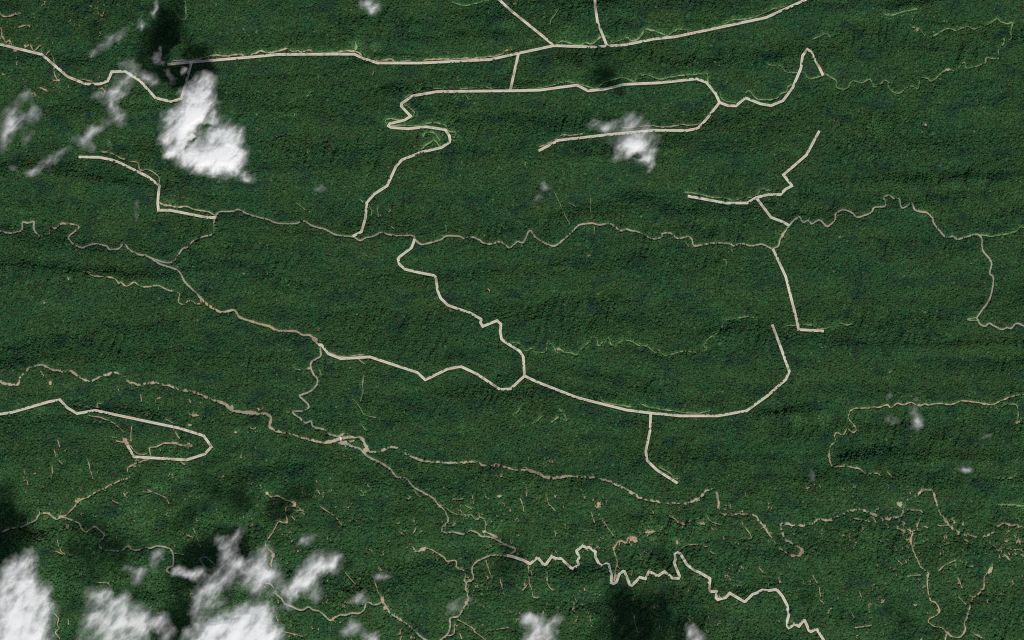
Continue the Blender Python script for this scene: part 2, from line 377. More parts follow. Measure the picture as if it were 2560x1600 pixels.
natural_way("dirt_track", "@30 1070,125 1120,145 1180,145 1290,110 1400,90", 2.4, M_YEL, "faint green ridge clearing at the top right", vr=12, va=.8)
natural_way("dirt_track", "@00 1640,575 1840,570 1990,530 2140,530 2260,515 2340,550 2380,510 2419,505 @10 50,485 120,500 200,485 300,465 350,490 400,475 430,495 500,475 560,500 700,500 820,485 960,490 1020,540 1150,575 1280,560 1320,595 1400,575 1550,585 1650,560 1850,560 1980,550 2050,555 2200,535 2310,515 2380,470 2419,470",
            3.0, M_TAN, "braided dirt track hugging the north side of the long top road", var=.5, vr=11, va=.8, wob=2.2)
natural_way("dirt_track", "@20 440,400 500,395 620,425 700,405 760,415 830,355 900,355 950,405 1040,370 1100,360 1130,390 1200,360 1250,285 1330,290 1430,325 1470,340 1550,285 1620,280 1700,300 ; 1900,275 1980,245 2080,195 2250,175 2419,110 @30 0,110 60,85 200,55",
            2.7, M_YEL, "looping overgrown track beside the long top road on the right", var=.5, vr=11, va=.8, wob=1.6)
natural_way("dirt_track", "@10 1400,930 1500,870 1600,840 1750,840 1850,850 2000,835 2170,828 2300,850 @20 20,830 60,845 240,835 400,800 530,775 700,815 790,838 850,790 920,765 1030,735 1150,770 1180,725 1280,710 1400,750 1550,720 1800,700 1845,705 1850,790",
            2.5, M_YEL, "overgrown track above the hairpin road", var=.4, vr=9, va=.7)
natural_way("dirt_track", "@10 1400,985 1490,1050 1490,1090 1465,1125 ; 1240,1180 1225,1145 1260,1125 1380,1135 ; 1270,1190 1380,1185 1550,1190 1650,1160 1780,1180 1820,1240 1885,1250 1880,1290 1840,1330 ; 1580,1300 1600,1260 1680,1258 1740,1330 ; 1560,1410 1680,1330 1740,1390",
            2.7, M_YEL, "overgrown loops inside the hairpin bend", var=.4, vr=10, va=.8)
natural_way("stream", "@10 -60,1300 0,1320 100,1335 200,1290 320,1270 400,1300 500,1345 620,1350 700,1280 760,1200 ; 850,1300 950,1300 1100,1360 1150,1300 1210,1250 ; 0,1170 20,1210 0,1260", 1.6, M_CREEK, "thin dark creek left of the hairpin bend", keepr=1.8, va=0, gap=.5)
natural_way("dirt_track", "@20 440,1300 480,1275 560,1280 670,1265 ; 1010,1215 1300,1190 1420,1200 1550,1190 1620,1175 1660,1185 1780,1165 1850,1100 1940,1010 ; 250,1390 330,1360 430,1310",
            2.4, M_TAN, "thin track shadowing the road under the small round cloud", var=.45, vr=7)
natural_way("dirt_track", "@20 1940,870 1970,890 1980,930 2050,965 2120,965 ; 2200,880 2240,860 2320,935 2419,940 @30 0,945 80,930 120,885 170,870 185,820 230,800 ; 260,690 340,685 370,730 410,745 520,710 ; 0,615 120,625 170,680 260,690 ; 430,370 540,320 590,355",
            2.1, M_YEL, "faint track wandering around the peaked pale road", var=.4, vr=7)
natural_way("dirt_track", "@01 1505,400 1560,430 1620,430 1660,445 1760,440 1850,470 1950,485 2030,520 ; 1230,15 1300,25 1330,100 1400,90 1500,160 1510,240 ; @00 960,1435 1050,1445 1110,1480 1180,1505",
            2.6, M_TAN, "reddish track beside the square cornered pale road", var=.45)
natural_way("dirt_track", "@01 820,1060 890,1095 1000,1100 1090,1120 1130,1165 1150,1150 1200,1195 1270,1155 1340,1195 1430,1195 1490,1185 1600,1230 1680,1250 1700,1280 1690,1340 1740,1365 1785,1330 1830,1335 1850,1360 1900,1350 1900,1310 ; 640,1090 660,1135",
            2.6, M_TAN, "sandy track twisting below the left grey road to join it", var=.4, vr=6)
natural_way("dirt_track", "@21 1630,305 1700,310 1800,330 1900,355 2000,360 2100,380 2200,355 2300,345 2360,270 2419,290 ; @31 0,280 20,290", 2.1, M_YEL, "faint green track above the jagged pale road", var=.5, vr=7)
natural_way("dirt_track", "@12 690,305 800,345 900,345 960,330 1060,340", 3.0, M_TAN, "orange bank beside the two-dip pale road", var=.4, vr=8)
natural_way("stream", "@22 0,215 60,215 130,290 190,265 240,310 320,295 330,220 360,215 400,260 420,320 440,260 480,300 560,310 610,325 640,280 700,230 770,160 800,190 820,245 880,185 910,170 940,235 1000,215 1060,190 1140,205 1200,240 1280,250 1350,305 1380,280 1440,335 1560,305 1640,295 1750,305 1840,275 1810,240 1860,170 1930,130 1980,70 2000,20 ; @21 2000,1505 2100,1500 2200,1480 2300,1490 ; @32 170,55 320,45 420,50 490,85 640,55 690,30 740,45 790,35",
            2.0, M_YEL, "green creek meandering through the middle of the great loop", keepr=2.0, var=.4, vr=8, va=.55, gap=.35)
natural_way("dirt_track", "@12 1020,510 1010,620 1010,690 985,770 ; 910,745 970,800 1000,860 1030,895 1130,920 ; 1000,985 1045,1045 ; 970,370 1040,420 ; 600,470 620,520 ; 360,420 370,460 420,470", 2.0, M_YEL, "branching pale trail right of the winding grey road", var=.5, vr=6)
natural_way("dirt_track", "@13 1800,265 1900,325 2030,325 2070,370 2130,350 2170,400 2170,480 2250,520 2310,560 ; 1500,90 1520,130 1560,160", 2.0, M_YEL, "faint trail inside the bend of the southern grey road", vr=6)
natural_way("dirt_track", "@22 440,830 520,940 480,940 ; 210,970 280,910 ; 370,965 440,910 ; 30,890 80,830 ; 680,735 720,740 ; 840,750 890,780 1000,800 1130,820 ; 1220,790 1290,820 1500,855 1740,880 1870,855 ; 1390,1385 1500,1450 1520,1490 1570,1500", 2.3, M_YEL, "overgrown clearings beside the bottom of the great loop", var=.5, vr=9, va=.7)
natural_way("skid_trail", "@21 400,310 450,410 490,500 545,610 ; 560,410 600,450 600,510 ; 740,360 745,500 755,555 ; 775,630 775,700 ; 1640,780 1670,815 ; 2065,840 2080,870 ; 1990,940 2020,950 2020,1000 ; 2190,920 2220,945 ; @11 385,405 470,475 ; 985,370 1010,400 ; 1060,420 1095,480 1090,530 ; 1150,430 1155,580 ; 1790,610 1805,700 ; 1270,620 1310,660 ; 2320,620 2350,655",
            1.5, M_YEL, "thin pale skid trails above the middle grey road", keepr=2.0, vr=4)
natural_way("skid_trail", "@23 155,800 160,900 165,970 190,1050 200,1100 250,1110 ; 180,850 190,900 ; 100,1040 150,980 ; 330,870 340,990 390,1040", 2.6, M_TAN, "branching sandy gully below the start of the cream bending road", keepr=2.6)
natural_way("skid_trail", "@23 950,1120 970,1200 950,1280 970,1350 ; 1150,1270 1165,1360 1185,1440 ; 660,1170 720,1260 760,1390 ; 330,120 340,210 410,290 ; 110,30 140,80 140,150 ; 75,150 115,300 ; 840,360 890,430 960,525 ; 1210,690 1225,780 ; 1140,850 1125,920 ; 740,290 780,400 ; 1500,340 1580,400 1660,440 ; 1620,400 1730,370 1800,340 ; 1840,330 1880,390 1970,420 ; 2170,400 2260,540 2170,550 ; 1590,660 1640,620 1740,610 1850,630 ; 1870,670 1930,715 ; 2330,820 2370,870",
            1.7, M_TAN, "scattered skid trails around the pink triangular clearing", keepr=2.1)
natural_way("dirt_track", "@33 2170,232 2330,235 2400,242 2480,240 ; @32 2150,1495 2300,1490 2350,1450", 2.8, M_YEL, "bright yellow green strips at the right edge", vr=8, va=.8)
natural_way("skid_trail", "@13 1900,1310 2030,1390 2080,1440 2170,1510 ; 2180,1425 2390,1390 ; 1870,1350 1865,1450 1800,1470 ; 1120,945 1140,1010 1170,1080 1190,1110 ; 845,875 955,995 ; 610,250 740,340 780,380 820,435 ; 2175,760 2200,850 2235,925 ; 2330,865 2310,920 2330,1040 ; 1490,360 1510,440 1490,500 ; 400,250 460,330 ; 340,340 370,380 ; 2040,140 2060,220 ; 1860,180 1960,175 ; 190,1280 215,1330 ; 1920,1440 1945,1500 ; 260,1430 450,1475",
            2.0, M_TAN, "scattered tan skid trails between the southern grey roads", keepr=2.4)
natural_way("skid_trail", "@03 510,1250 560,1310 545,1360 560,1400 530,1440 570,1510 580,1580 ; 650,1310 650,1365 ; 1830,450 1860,530 1900,635 ; 1170,120 1210,170 ; 1060,190 1100,205 1150,235 ; 550,560 560,620 600,690 690,715 ; 270,575 400,560 ; 530,670 600,700 ; 920,965 1010,970 1055,1000 ; 1350,110 1440,110 ; 1400,90 1560,160 1600,220 ; 1700,490 1830,540 ; 1650,690 1740,700 ; 620,370 630,440 ; 360,270 380,320 ; 570,290 575,330",
            2.0, M_TAN, "scattered pale skid trails in the lower left corner", keepr=2.4)
natural_way("skid_trail", "@02 1165,1110 1200,1160 1240,1190 1275,1240 1340,1270 1400,1255 ; 1040,1100 1110,1110 ; 1100,1140 1170,1155 ; 845,900 980,925 1080,975 1180,1060 ; 520,1215 535,1290 ; 1250,1000 1240,1140 ; 1120,650 1130,680 ; 390,480 420,530 ; 700,800 920,830 920,790 970,790 ; 1200,810 1205,860 ; 1330,700 1345,770 ; 1360,885 1440,920 ; 1570,930 1650,980 ; 1640,1030 1700,1120 ; 550,1130 575,1200 ; 620,1230 640,1280 ; 830,1300 880,1500 ; 500,1370 500,1450 ; 560,1320 600,1360 ; 235,1420 245,1460 ; 1790,740 1805,780",
            1.9, M_TAN, "scattered skid trails around the hooked pale road", keepr=2.2)
natural_way("skid_trail", "@00 -20,440 0,400 20,330 15,260 ; 0,130 40,160 100,150 200,130 ; 20,330 60,400 100,380 120,440 150,490 ; 250,425 240,460 ; 290,430 330,480 380,435 400,460 405,500 ; 440,520 480,490 520,600 520,690 545,760 ; 160,540 165,620 ; 180,260 250,240 295,260 ; 380,830 440,850 ; 770,750 880,770",
            2.5, M_PINK, "pinkish skid trails around the start of the zigzag road in the upper left", keepr=2.5)
natural_way("dirt_track", "@00 1650,95 1700,170 1760,180 1760,10 ; @10 1850,20 1960,50 2080,30 2200,0 ; 2360,40 2480,30 ; @20 0,35 60,45 ; @20 440,90 370,190 360,230 ; @10 590,710 588,755 ; 520,880 480,915 ; 330,972 360,955 ; 370,1070 360,1110 ; 1120,660 1100,710 ; 1870,880 1880,930 ; 1980,900 2010,940",
            1.9, M_YEL, "faint green clearings scattered near the top edge", vr=6, keepr=2.1)
natural_way("skid_trail", "@33 1210,450 1290,480 1240,520 ; 1310,280 1440,290 1440,350 1400,430 ; 1460,430 1510,450 ; 1600,430 1720,430 ; 960,300 1020,400 ; 770,350 960,390 ; 2230,580 2290,560 ; 2320,520 2400,600 ; 2200,640 2400,660 ; 2180,660 2280,750 ; 1600,860 1650,810 1770,750 ; 420,900 465,970 ; 480,1010 495,1100 ; 490,1130 525,1165 ; 860,1060 885,1110 ; 780,1240 810,1300 ; 945,1170 960,1300 ; 820,1390 980,1370 ; 1230,760 1260,800 ; 1290,750 1300,780 ; 1790,920 1830,1020 ; 1790,1100 1870,1170 ; 1650,570 1700,600 ; 1850,560 1910,600 ; 1330,900 1440,890 ; 1930,1440 2020,1490",
            1.9, M_TAN, "scattered tan skid trails in the lower right", keepr=2.3)

# ------------------------------------------------------------------ the muddy rivers
natural_way("river", "@02 -150,560 0,575 60,600 130,608 175,600 210,530 245,500 280,450 350,425 400,425 470,455 540,470 600,485 670,480 720,510 800,560 860,572 950,540 1080,495 1170,520 1210,570 1290,605 1350,612 1440,590 1530,600 1650,635 1750,665 1860,685 1920,715 2000,745 2130,790 2190,850 2260,865 @12 0,885 110,890 145,930 130,1000 170,1035 300,1070 420,1105 520,1135 660,1155 760,1130 830,1112 900,1105 1000,1115 1040,1180 1070,1240 1180,1235 1260,1200 1340,1215 1460,1285 1560,1325 1700,1340 1880,1345 2080,1340 2160,1380 2300,1370 @22 0,1410 150,1415 250,1450 310,1480 400,1490 500,1475 650,1480 800,1495 @23 900,5 1000,45 1120,110 1200,160 1300,185 1400,205 1560,215 1660,212 1760,170 1830,100 1885,85 1930,130 1950,220 1960,300 2010,325 2150,320 2280,330 2340,385 @33 0,490 40,560 80,620 150,675 210,705 280,715 320,690 325,660 280,630 200,590 150,550 120,450 125,410 240,420 360,425 480,370 580,375 700,315 850,275 960,310 1080,360 1180,355 1265,325 1260,260 1235,225 1300,190 1400,140 1480,85 1550,100 1580,190 1610,290 1650,350 1700,415 1800,490 1900,515 1990,535 2100,505 2190,420 2260,415 2400,440 2560,430",
            5.6, M_RIVER, "narrow muddy brown river crossing the whole scene under overhanging trees", keepr=2.8, var=.25, va=.15, vr=5, gap=.45, wob=2.2)
natural_way("river", "@02 2050,765 2130,795 2185,845 2260,865 2419,872 @12 0,885 110,890 145,930 130,1000 165,1030", 6.2, M_RIVER, "wider open bend of the muddy river left of the white bridge", keepr=4.2, var=.2, va=0)
natural_way("river", "@12 640,1160 700,1150 760,1130 830,1112 900,1105 925,1112 ; 985,1110 1020,1150 1045,1200 1060,1235", 7.6, M_RIVER, "open muddy pools of the river at the white bridge", keepr=4.6, var=.2, va=0)
natural_way("river", "@22 150,1415 250,1450 310,1480 400,1490 500,1475", 6.8, M_RIVER, "open muddy bend of the river in the lower middle", keepr=4.2, var=.2, va=0)
natural_way("river", "@02 -60,570 0,580 60,600 140,606", 7.5, M_RIVER, "open muddy bend of the river at the left edge", keepr=4.4, var=.2, va=0)

# ------------------------------------------------------------------ bare clearings
PADN = [0]
def clearing(tile, x, y, rx, ry, mat, label, rot=0.0, va=.5):
    u, v = tr("@%s %g,%g" % (tile, x, y))[0]; rx *= K; ry *= K; PADN[0] += 1; s = PADN[0]
    V, F = [], []; R = 5; A = 26; dz = 1.9 + .01 * s
    ring_r = []
    for a in range(A):
        th = 2 * math.pi * a / A
        ring_r.append(1 + .55 * float(noise(math.cos(th) * 1.6 + s, math.sin(th) * 1.6, 31)) + .25 * float(noise(math.cos(th) * 5 + s, math.sin(th) * 5, 33)))
    us, vs = [u], [v]
    for r in range(1, R + 1):
        for a in range(A):
            th = 2 * math.pi * a / A; q = ring_r[a] * r / R
            dx, dy = rx * q * math.cos(th), ry * q * math.sin(th)
            us.append(u + dx * math.cos(rot) - dy * math.sin(rot)); vs.append(v + dx * math.sin(rot) + dy * math.cos(rot))
    us, vs = np.array(us), np.array(vs)
    x_, y_, _ = W(us, vs); z_ = height(us, vs) + dz
    for a in range(A): F.append((0, 1 + (a + 1) % A, 1 + a))
    for r in range(R - 1):
        for a in range(A):
            b = 1 + r * A; F.append((b + a, b + (a + 1) % A, b + A + (a + 1) % A, b + A + a))
    o = new_obj("clearing", np.stack([x_, y_, z_], 1), F, [mat]); tag(o, label, kind="structure")
    for a, b in zip(us, vs): stamp_keep(a, b, 1.7)
    if va: stamp_verge(u, v, max(rx, ry) * 2 + 4, va)

clearing('12', 825, 1162, 42, 20, M_GREY, "grey dirt yard beside the white bridge", .1)
clearing('12', 815, 1080, 30, 10, M_TAN, "small sandy strip above the white bridge", -.5)
clearing('12', 905, 1145, 26, 10, M_TAN, "sandy bar between river and yard near the bridge", -.4)
clearing('12', 1032, 1235, 24, 26, M_TAN, "sandy fork where track meets road below the river", .6)
clearing('12', 500, 455, 18, 12, M_PINK, "tiny pink clearing beside the winding grey road", 0)
clearing('12', 570, 180, 26, 10, M_PINK, "pinkish widening of the road before the two-dip pale road", .7)
clearing('12', 300, 865, 26, 12, M_GRASS, "bright green patch at the elbow of the grey road", .2)
clearing('23', 1140, 555, 36, 26, M_PINK, "pink triangular clearing at the top of the tan track", .5)
clearing('23', 1300, 492, 58, 11, M_TAN, "ragged orange tan clearing right of the pink one", -.15)
clearing('23', 1072, 588, 20, 10, M_PINK, "small pink pad left of the triangular clearing", 0)
clearing('23', 1590, 400, 30, 10, M_PINK, "small pink scar in the southern hills", .2)
clearing('23', 1790, 405, 32, 14, M_PINK, "ragged pink scar below the river bend", .4)
clearing('23', 1558, 585, 12, 26, M_PINK, "short upright pink scar above the cream road peak", 0)
clearing('23', 820, 225, 16, 20, M_TAN, "small tan scar below the muddy river", .5)
clearing('23', 160, 792, 30, 8, M_PINK, "pink bank at the first dip of the cream road", 0)
clearing('13', 1570, 655, 44, 17, M_TAN, "yellow sandy clearing on the left end of the sandy track", -.35)
clearing('13', 165, 708, 20, 17, M_TAN, "bright sandy pad beside the lower left clouds", 0)
clearing('13', 1198, 1130, 15, 32, M_TAN, "orange sandy junction of three southern roads", -.1)
clearing('13', 1222, 1205, 18, 20, M_PINK, "pink bank below the sandy junction", .3)
clearing('13', 1355, 1310, 18, 15, M_TAN, "small round tan pad on the southern grey road", 0)
clearing('13', 2245, 522, 62, 13, M_TAN, "long sandy clearing beside the southern grey road", .42)
clearing('13', 2155, 485, 15, 14, M_TAN, "yellow pad at the end of the faint trail", 0)
clearing('13', 362, 222, 15, 28, M_TAN, "tan pad at the corner of the stepped track", -.2)
clearing('13', 108, 125, 15, 14, M_TAN, "small pad at the start of the stepped track", 0)
clearing('13', 290, 395, 20, 11, M_TAN, "small pad on the middle step of the stepped track", 0)
clearing('13', 2010, 255, 30, 9, M_YEL, "pale green sliver below the river in the south", .5)
clearing('13', 2295, 150, 22, 12, M_TAN, "tiny tan scar right of the southern road", 0)
clearing('13', 1985, 1155, 18, 14, M_TAN, "dirt widening under the thin cloud", 0)
clearing('03', 737, 190, 27, 20, M_TAN, "square tan clearing halfway up the sandy track", -.4, .7)
clearing('03', 445, 312, 34, 9, M_TAN, "tan bank on the grey road in the lower left", -.1)
clearing('03', 578, 340, 26, 12, M_TAN, "tan junction where sandy track leaves the grey road", 0)
clearing('03', 638, 440, 15, 22, M_PINK, "pink scar below the junction in the lower left", .3)
clearing('03', 588, 475, 18, 12, M_PINK, "small pink scar beside a larger one in the lower left", 0)
clearing('03', 1222, 622, 12, 14, M_PINK, "tiny red spur on the grey road bend", 0)
clearing('03', 1890, 742, 11, 8, M_PINK, "tiny red pad at the road corner beneath the clouds", 0)
clearing('33', 1238, 228, 30, 18, M_RIVER, "broad muddy corner of the river in the lower right", .7)
clearing('33', 312, 682, 22, 32, M_RIVER, "muddy brown pool at the river turning point", .3)
clearing('33', 1502, 905, 12, 18, M_GREY, "grey widening on the tan track in the lower right", 0)
clearing('33', 1345, 575, 12, 34, M_TAN, "yellow sandy strip near the top of the tan track", 0)
clearing('33', 2095, 848, 18, 34, M_TAN, "sandy head of the reddish track", .5)
clearing('33', 1690, 1440, 18, 13, M_TAN, "sandy fork at the foot of the tan track", 0)
clearing('33', 2250, 575, 22, 12, M_PINK, "pink scar near the lower right edge", -.4)
clearing('33', 10, 995, 14, 18, M_YEL, "pale green knoll above the cream road crest", 0)
clearing('33', 2380, 242, 34, 10, M_YEL, "yellow green field at the right edge", 0, .8)
clearing('00', 545, 763, 36, 9, M_PINK, "pink soil patch below the zigzag road", 0)
clearing('00', 150, 482, 16, 11, M_PINK, "pink bank on the zigzag road near the left edge", 0)
clearing('10', 945, 440, 14, 42, M_YEL, "upright bright green patch above the top road", 0, .9)
clearing('02', 1195, 1150, 20, 40, M_PINK, "pink soil patch at the end of the hooked pale road", -.5)
clearing('02', 2190, 830, 26, 26, M_RIVER, "muddy widening of the river at the left centre", .3)
clearing('02', 1850, 898, 32, 11, M_PINK, "ragged pink scar above the hooked road tip", 0)
clearing('02', 1798, 992, 15, 11, M_PINK, "small pink scar right of the hooked road", 0)
clearing('02', 2230, 1058, 22, 8, M_PINK, "small pink scar right of the hook tip", 0)
clearing('02', 1655, 1162, 38, 11, M_PINK, "long pink scar inside the hooked road", .1)
clearing('02', 1735, 1355, 24, 10, M_PINK, "pink streak below the hooked road", .5)
clearing('02', 480, 595, 16, 20, M_TAN, "small tan patch south of the river on the left", 0)
clearing('32', 578, 1285, 10, 38, M_TAN, "upright tan strip on the broken ridge track", 0)
clearing('32', 2042, 792, 18, 10, M_TAN, "sandy widening on the ridge track near the right", 0)
clearing('32', 2360, 968, 24, 12, M_PINK, "pink pad on the green loop at the right edge", -.3)
clearing('32', 785, 852, 20, 8, M_PINK, "pink bend at the left end of the ridge track", -.4)
clearing('32', 1430, 805, 20, 9, M_TAN, "sandy widening in the middle of the ridge track", 0)
clearing('30', 1695, 660, 18, 11, M_TAN, "small tan pad on the overgrown upper right track", 0)
clearing('30', 1400, 285, 13, 15, M_PINK, "small pink pad at the end of the overgrown track", 0)
clearing('30', 1490, 1180, 12, 12, M_TAN, "tiny tan dot alone in the right forest", 0)
clearing('31', 1455, 493, 34, 9, M_PINK, "pinkish bank on the long grey road", .1)
clearing('31', 140, 700, 14, 36, M_TAN, "sandy bank beside the bend of the long grey road", .4)
clearing('21', 740, 597, 40, 7, M_PINK, "pinkish bank on top of the grey road arch", 0)
clearing('21', 730, 905, 14, 8, M_PINK, "tiny red scar below the grey road", 0)
clearing('01', 1585, 428, 44, 9, M_PINK, "red soil bank beside the square cornered road", .1)
clearing('01', 425, 1345, 8, 16, M_TAN, "tiny tan dot in the left forest", .3)
clearing('01', 845, 1058, 22, 7, M_TAN, "pale head of the twisting sandy track", .4)
clearing('22', 440, 275, 20, 14, M_PINK, "reddish patch in the bend of the green creek", .5)

# ------------------------------------------------------------------ uncountable little scars
def twigs(n, box, w, seed):
    r = np.random.default_rng(seed); VV, FF, n0 = [], [], 0; ms = []
    for k in range(n):
        u0_, v0_ = r.uniform(box[0], box[2]), r.uniform(box[1], box[3])
        if noise(u0_ / 70, v0_ / 55, 40) < -0.05: continue
        m = r.choice([0, 0, 0, 1, 2, 2]); a0 = r.uniform(0, 2 * np.pi); pts = [(u0_, v0_)]; stack = [(u0_, v0_, a0, r.integers(4, 12))]; nb = 0
        while stack:
            u, v, a, L = stack.pop(); pts = [(u, v)]; turn = r.normal(0, .18)
            for q in range(L):
                a += turn + r.normal(0, .5); u += math.cos(a) * 2.0; v += math.sin(a) * 2.0; pts.append((u, v))
                if nb < 3 and r.random() < .12: nb += 1; stack.append((u, v, a + r.choice([-1, 1]) * r.uniform(.7, 1.4), r.integers(2, 6)))
            p = np.array(pts); ww = w * r.uniform(.45, .95) * (.6 + .8 * r.random(len(p)))
            V, F = ribbon_mesh(p, ww, .45 + .0004 * (len(VV) + seed * 20))
            VV.append(V); FF.append(F + n0); n0 += len(V); ms += [m] * len(F)
            for (a_, b_) in p: stamp_keep(a_, b_, r.uniform(.5, 1.75))
    return VV, FF, ms
TV, TF, TM, n0 = [], [], [], 0
for i, (n, box, w) in enumerate((int(n * 1.7), b_, w) for n, b_, w in [(60, (300, 980, 700, 1200), 2), (70, (0, 1180, 700, 1330), 1.9), (330, (650, 1215, 1300, 1620), 2.1), (360, (1280, 1240, 1950, 1620), 2.1),
                                (230, (1900, 1290, 2580, 1620), 2), (130, (2230, 1300, 2580, 1420), 2.3), (60, (-20, 10, 260, 250), 2.1), (40, (0, 1330, 600, 1620), 2),
                                (50, (0, 0, 2560, 1250), 1.2), (60, (2000, 1210, 2300, 1330), 1.9), (60, (850, 1130, 1500, 1300), 1.8)]):
    a, b, c = twigs(n, box, w, 100 + i)
    TV += a; TF += [f + n0 for f in b]; TM += c; n0 += sum(len(x) for x in a)
o = new_obj("bare_soil", np.concatenate(TV), np.concatenate(TF), [M_TAN, M_PINK, M_YEL], TM)
tag(o, "countless tiny scratches of bare tan and pink soil between the trees", kind="stuff")

for (u, v, r, a) in [(940 * 1, 118, 18, .7), (2060, 1044, 26, .5), (1990, 1052, 22, .4), (395, 1225, 40, .5), (440, 1160, 46, .4), (95, 1020, 34, .45), (60, 1015, 30, .3), (400, 255, 34, .4),
                     (1080, 315, 18, .6), (1270, 60, 22, .25), (140, 1560, 30, .4), (330, 260, 30, .3), (1740, 90, 40, .3), (2190, 320, 30, .35), (1420, 90, 40, .35), (350, 1310, 60, .3), (120, 1450, 50, .35), (230, 1380, 50, .3), (1120, 300, 26, .4)]:
    stamp_verge(u, v, r, a)

# ------------------------------------------------------------------ ground sheet to the horizon
fine_x = np.arange(-MG - 40, 2560 + MG + 41, 5.0); fine_y = np.arange(-MG - 40, 1600 + MG + 41, 5.0)
far = np.array([60, 200, 600, 1500, 4000, 9000, 20000, 40000.])
gx = np.concatenate([fine_x[0] - far[::-1], fine_x, fine_x[-1] + far]); gy = np.concatenate([fine_y[0] - far[::-1], fine_y, fine_y[-1] + far])
UU, VV_ = np.meshgrid(gx, gy)
Z = height(np.clip(UU, -400, 3000), np.clip(VV_, -400, 2000))
X, Y, _ = W(UU, VV_)
nx_, ny_ = len(gx), len(gy)
idx = np.arange(nx_ * ny_).reshape(ny_, nx_)
F = np.stack([idx[1:, :-1].ravel(), idx[1:, 1:].ravel(), idx[:-1, 1:].ravel(), idx[:-1, :-1].ravel()], 1)
g = new_obj("ground", np.stack([X.ravel(), Y.ravel(), Z.ravel()], 1), F, [M_GROUND])
tag(g, "dark forest floor over gently ridged hills", kind="structure")

# ------------------------------------------------------------------ forest: one mass of instanced crowns (stuff)
SP = 3.45
ux = np.arange(-MG, 2560 + MG, SP); vy = np.arange(-MG, 1600 + MG, SP * .87)
U, V_ = np.meshgrid(ux, vy); U = U + (np.arange(len(vy))[:, None] % 2) * SP / 2
U = (U + rng.uniform(-1.5, 1.5, U.shape)).ravel(); V_ = (V_ + rng.uniform(-1.5, 1.5, V_.shape)).ravel()
ix = np.clip(((U + MG) * 2).astype(int), 0, RW * 2 - 1); iy = np.clip(((V_ + MG) * 2).astype(int), 0, RH * 2 - 1)
ok = ~keep[iy, ix]
ok &= rng.random(len(U)) > 0.045
U, V_ = U[ok], V_[ok]; N_T = len(U)
hz = height(U, V_)
du = (height(U + 6, V_) - height(U - 6, V_)) / (12 * PX); dv = -(height(U, V_ + 6) - height(U, V_ - 6)) / (12 * PX)
nrm = np.stack([-du, -dv, np.ones(N_T)], 1); nrm /= np.linalg.norm(nrm, axis=1)[:, None]
# rotation = tilt to slope * random turn, as XYZ euler
th = rng.uniform(0, 2 * np.pi, N_T); ct, st = np.cos(th), np.sin(th)
zx = nrm; ax = np.stack([ct, st, np.zeros(N_T)], 1)
xx = ax - zx * (ax * zx).sum(1)[:, None]; xx /= np.linalg.norm(xx, axis=1)[:, None]; yx = np.cross(zx, xx)
eul = np.stack([np.arctan2(yx[:, 2], zx[:, 2]), np.arcsin(np.clip(-xx[:, 2], -1, 1)), np.arctan2(xx[:, 1], xx[:, 0])], 1)
big = np.clip(rng.normal(1.0, .2, N_T), .62, 1.6)
big *= 1 + .22 / (1 + np.exp(-(V_ - 1240) / 40)) * (rng.random(N_T) < .5); emergent = rng.random(N_T) < .03; big[emergent] *= 1.25
scale = np.stack([big * rng.uniform(.88, 1.12, N_T), big * rng.uniform(.88, 1.12, N_T), big * rng.uniform(.75, 1.35, N_T)], 1)
vg = verge[np.clip((V_ + MG).astype(int), 0, RH - 1), np.clip((U + MG).astype(int), 0, RW - 1)]
scale *= (1 - .22 * vg)[:, None]
A = np.array([.020, .070, .027]); B = np.array([.029, .070, .023]); C_ = np.array([.012, .042, .025]); D = np.array([.042, .110, .036]); E = np.array([.038, .052, .026])
n1 = fbm(U / 150, V_ / 90, 4, 50)[:, None]; n2 = fbm(U / 60, V_ / 40, 4, 60)[:, None]; n3 = fbm(U / 28, V_ / 22, 3, 70)[:, None]
c = A + (B - A) * np.clip(.5 + 1.6 * n1, 0, 1)
c = c + (C_ - c) * np.clip(-.22 + 2.6 * n2, 0, .8)
c = c + (E - c) * np.clip(-.5 + 2.4 * n3, 0, .5)
c = c + (D * .85 - c) * np.clip(-.3 + 2.2 * fbm(U / 90, V_ / 30, 3, 80)[:, None], 0, .55)
south = (1 / (1 + np.exp(-(V_ - 1230) / 60)))[:, None] * (.55 + .45 * (U < 700)[:, None])
c = c + (D - c) * south * np.clip(.32 + 1.9 * fbm(U / 70, V_ / 60, 3, 90)[:, None], 0, .6)
c = c + (D * 1.35 - c) * np.clip(vg[:, None] * 1.1, 0, 1)
c *= np.array([.93, .96, .92]); c *= np.exp(rng.normal(0, .19, N_T))[:, None] * np.exp(rng.normal(0, .05, (N_T, 3)))
pale = rng.random(N_T) < .004
c[pale] = c[pale] * 1.2 + np.array([.05, .055, .035])
hz = hz + 5.0 * noise(U / 8.5, V_ / 7.5, 95) + 2.5 * noise(U / 19, V_ / 15, 96)
x_, y_, _ = W(U, V_)
me = bpy.data.meshes.new("forest")
me.vertices.add(N_T); me.vertices.foreach_set("co", np.stack([x_, y_, hz], 1).astype(np.float32).ravel())
def attr(name, typ, data, key):
    a = me.attributes.new(name, typ, 'POINT'); a.data.foreach_set(key, data.astype(np.float32).ravel() if key != 'value' or data.dtype != np.int32 else data)
attr("rot", 'FLOAT_VECTOR', eul, "vector"); attr("scl", 'FLOAT_VECTOR', scale, "vector"); attr("tint", 'FLOAT_VECTOR', c, "vector")
a = me.attributes.new("kindi", 'INT', 'POINT'); a.data.foreach_set("value", rng.integers(0, 5, N_T).astype(np.int32))
me.update()
forest = bpy.data.objects.new("forest", me); col.objects.link(forest)
tag(forest, "dense dark green rainforest canopy covering the hills", kind="stuff")

